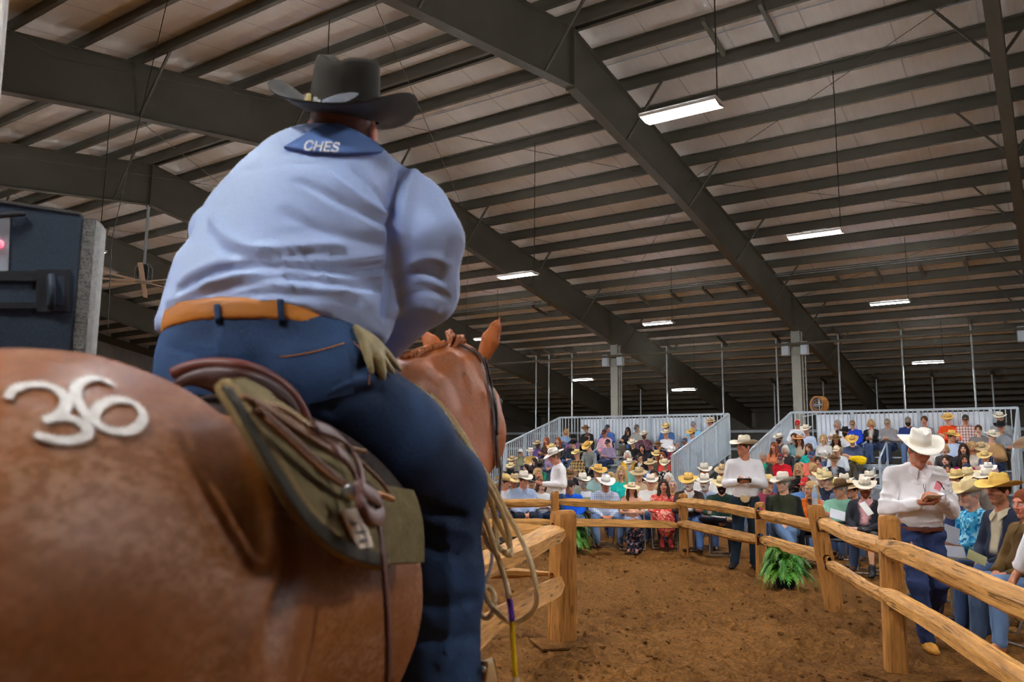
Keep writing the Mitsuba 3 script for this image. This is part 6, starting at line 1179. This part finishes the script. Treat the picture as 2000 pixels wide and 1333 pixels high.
# the loudspeaker at left
def speaker():
    k = thing('loudspeaker', 'dark loudspeaker cabinet with carry handle standing at the left edge', 'loudspeaker'); Y = 2.45; zt, zb = U(100, 424, Y)[2], 1.28
    A, B_, Cc = U(-140, 560, Y-.22), U(152, 560, Y-.02), U(196, 560, Y+.10)
    two('speaker_black', base_color=proc(lambda p, n, uv: mix(lin(34,44,54), lin(44,56,68), noise(p.x*260, p.y*260, p.z*260))), roughness=.6, specular=.35); two('speaker_grille', base_color=proc(lambda p, n, uv: mix(lin(52,52,48), lin(120,120,112), smoothstep(.3, .6, noise(p.x*300, p.y*300, p.z*220)))), roughness=.5)
    pts = [A[:2], B_[:2], B_[:2]+(Cc-B_)[:2]*.0+[.0, .0]]; back = B_[:2]+np.array([-.10, .46]); poly = [A[:2], B_[:2], B_[:2]+[-.19, .34], A[:2]+[-.1, .45]]
    def prism(poly, z0, z1, r=.012):
        M_ = manifold3d.CrossSection([np.array(poly)]).offset(-r, manifold3d.JoinType.Round).offset(r, manifold3d.JoinType.Round, 2, 24).extrude(z1-z0).translate((0, 0, z0)); q = M_.to_mesh(); return tm(q.vert_properties[:, :3], q.tri_verts)
    put(k, 'cabinet', W_(prism(poly, zb, zt)), 'speaker_black', 30)
    n_ = 9; t = np.linspace(0, 1, n_); b0 = B_[:2]+[.002, .0]; b1 = b0+[-.19, .36]; bul = np.stack([b0+(b1-b0)*s+np.array([.058, .03])*math.sin(math.pi*min(1, s*.9+.1))**.6 for s in t]); put(k, 'grille', W_(prism([*bul, b1-[.03, .01], b0-[.01, -.004]], zb+.01, zt-.008, .004)), 'speaker_grille', 35)
    put(k, 'top_trim', W_(beam(np.r_[A[:2], zt+.004], np.r_[B_[:2]-[.01, 0], zt+.004], .02, .008)), 'chrome')
    n = np.array([A[1]-B_[1], B_[0]-A[0]]); n = -n/np.linalg.norm(n); u = (B_-A)[:2]/np.linalg.norm((B_-A)[:2])
    def on(px, py): 
        d = toC(ray(px, py)); t_ = ((A[:2])@n)/(d[:2]@n); return np.array([0, 0, CAM[2]])+d*t_
    def plate(name, quad, t_, bs, inner=0.0, off=0.0):
        p = [on(*q)+np.r_[n*off, 0] for q in quad]; m = sheet([p[0], (p[0]+p[3])/2, p[3]], [p[1], (p[1]+p[2])/2, p[2]], 4, 4, .001); v = np.vstack([np.array(p), np.array(p)+np.r_[n*t_, 0]]); return put(k, name, W_(trimesh.convex.convex_hull(v)), bs)
    hb = plate('handle_frame', [(70,528), (136,528), (136,610), (70,610)], .010, 'black_plastic'); plate('handle_recess', [(90,541), (125,541), (125,598), (90,598)], .003, 'speaker_black', off=.0095)
    q = [on(100, y)+np.r_[n*(.012+.02*math.sin(math.pi*i/6)), 0] for i, y in enumerate(np.linspace(540, 600, 7))]; put(k, 'handle_grip', W_(tube(q, .011, 8)), 'speaker_black', True)
    plate('strap_bar', [(-60,531), (72,531), (72,550), (-60,550)], .012, 'black_plastic'); plate('strap_bar', [(-60,592), (72,592), (72,604), (-60,604)], .012, 'black_plastic'); plate('control_plate', [(-100,418), (20,424), (16,530), (-100,530)], .006, 'steel_galv'); q = [on(-60, 432)+np.r_[n*.02, 0], on(10, 424)+np.r_[n*.022, 0], on(48, 419)+np.r_[n*.012, 0]]; put(k, 'cable', W_(tube(curve(q, 12), .008, 7)), 'black_plastic', True)
    m = moved(trimesh.creation.icosphere(2, .013), hom(np.eye(3), on(-2, 478)+np.r_[n*.008, 0])); d = ply(W_(m), 'white_plain'); d['emitter'] = {'type': 'area', 'radiance': {'type': 'rgb', 'value': [1.3, .05, .14]}}; put(k, 'red_light', d, None, label='glowing red light')
    cx = (A[:2]+B_[:2])/2+[.0, .28]; put(k, 'stand_pole', W_(tube([(*cx, .55), (*cx, zb)], .02, 10)), 'black_plastic')
    for a in (0, 2.1, 4.2): put(k, 'stand_leg', W_(tube([(cx[0], cx[1], .62), (cx[0]+.4*math.cos(a), cx[1]+.4*math.sin(a), .0)], .014, 8)), 'black_plastic')
speaker()
one('white_pole', W_(tube([U(14, -260, 2.6), U(9, 0, 2.6), U(-2, 130, 2.6), U(-60, 900, 2.6)*[1, 1, 0]], .013, 10)), 'white_plain', 'pale pole cut off by the upper left corner', 'pole')
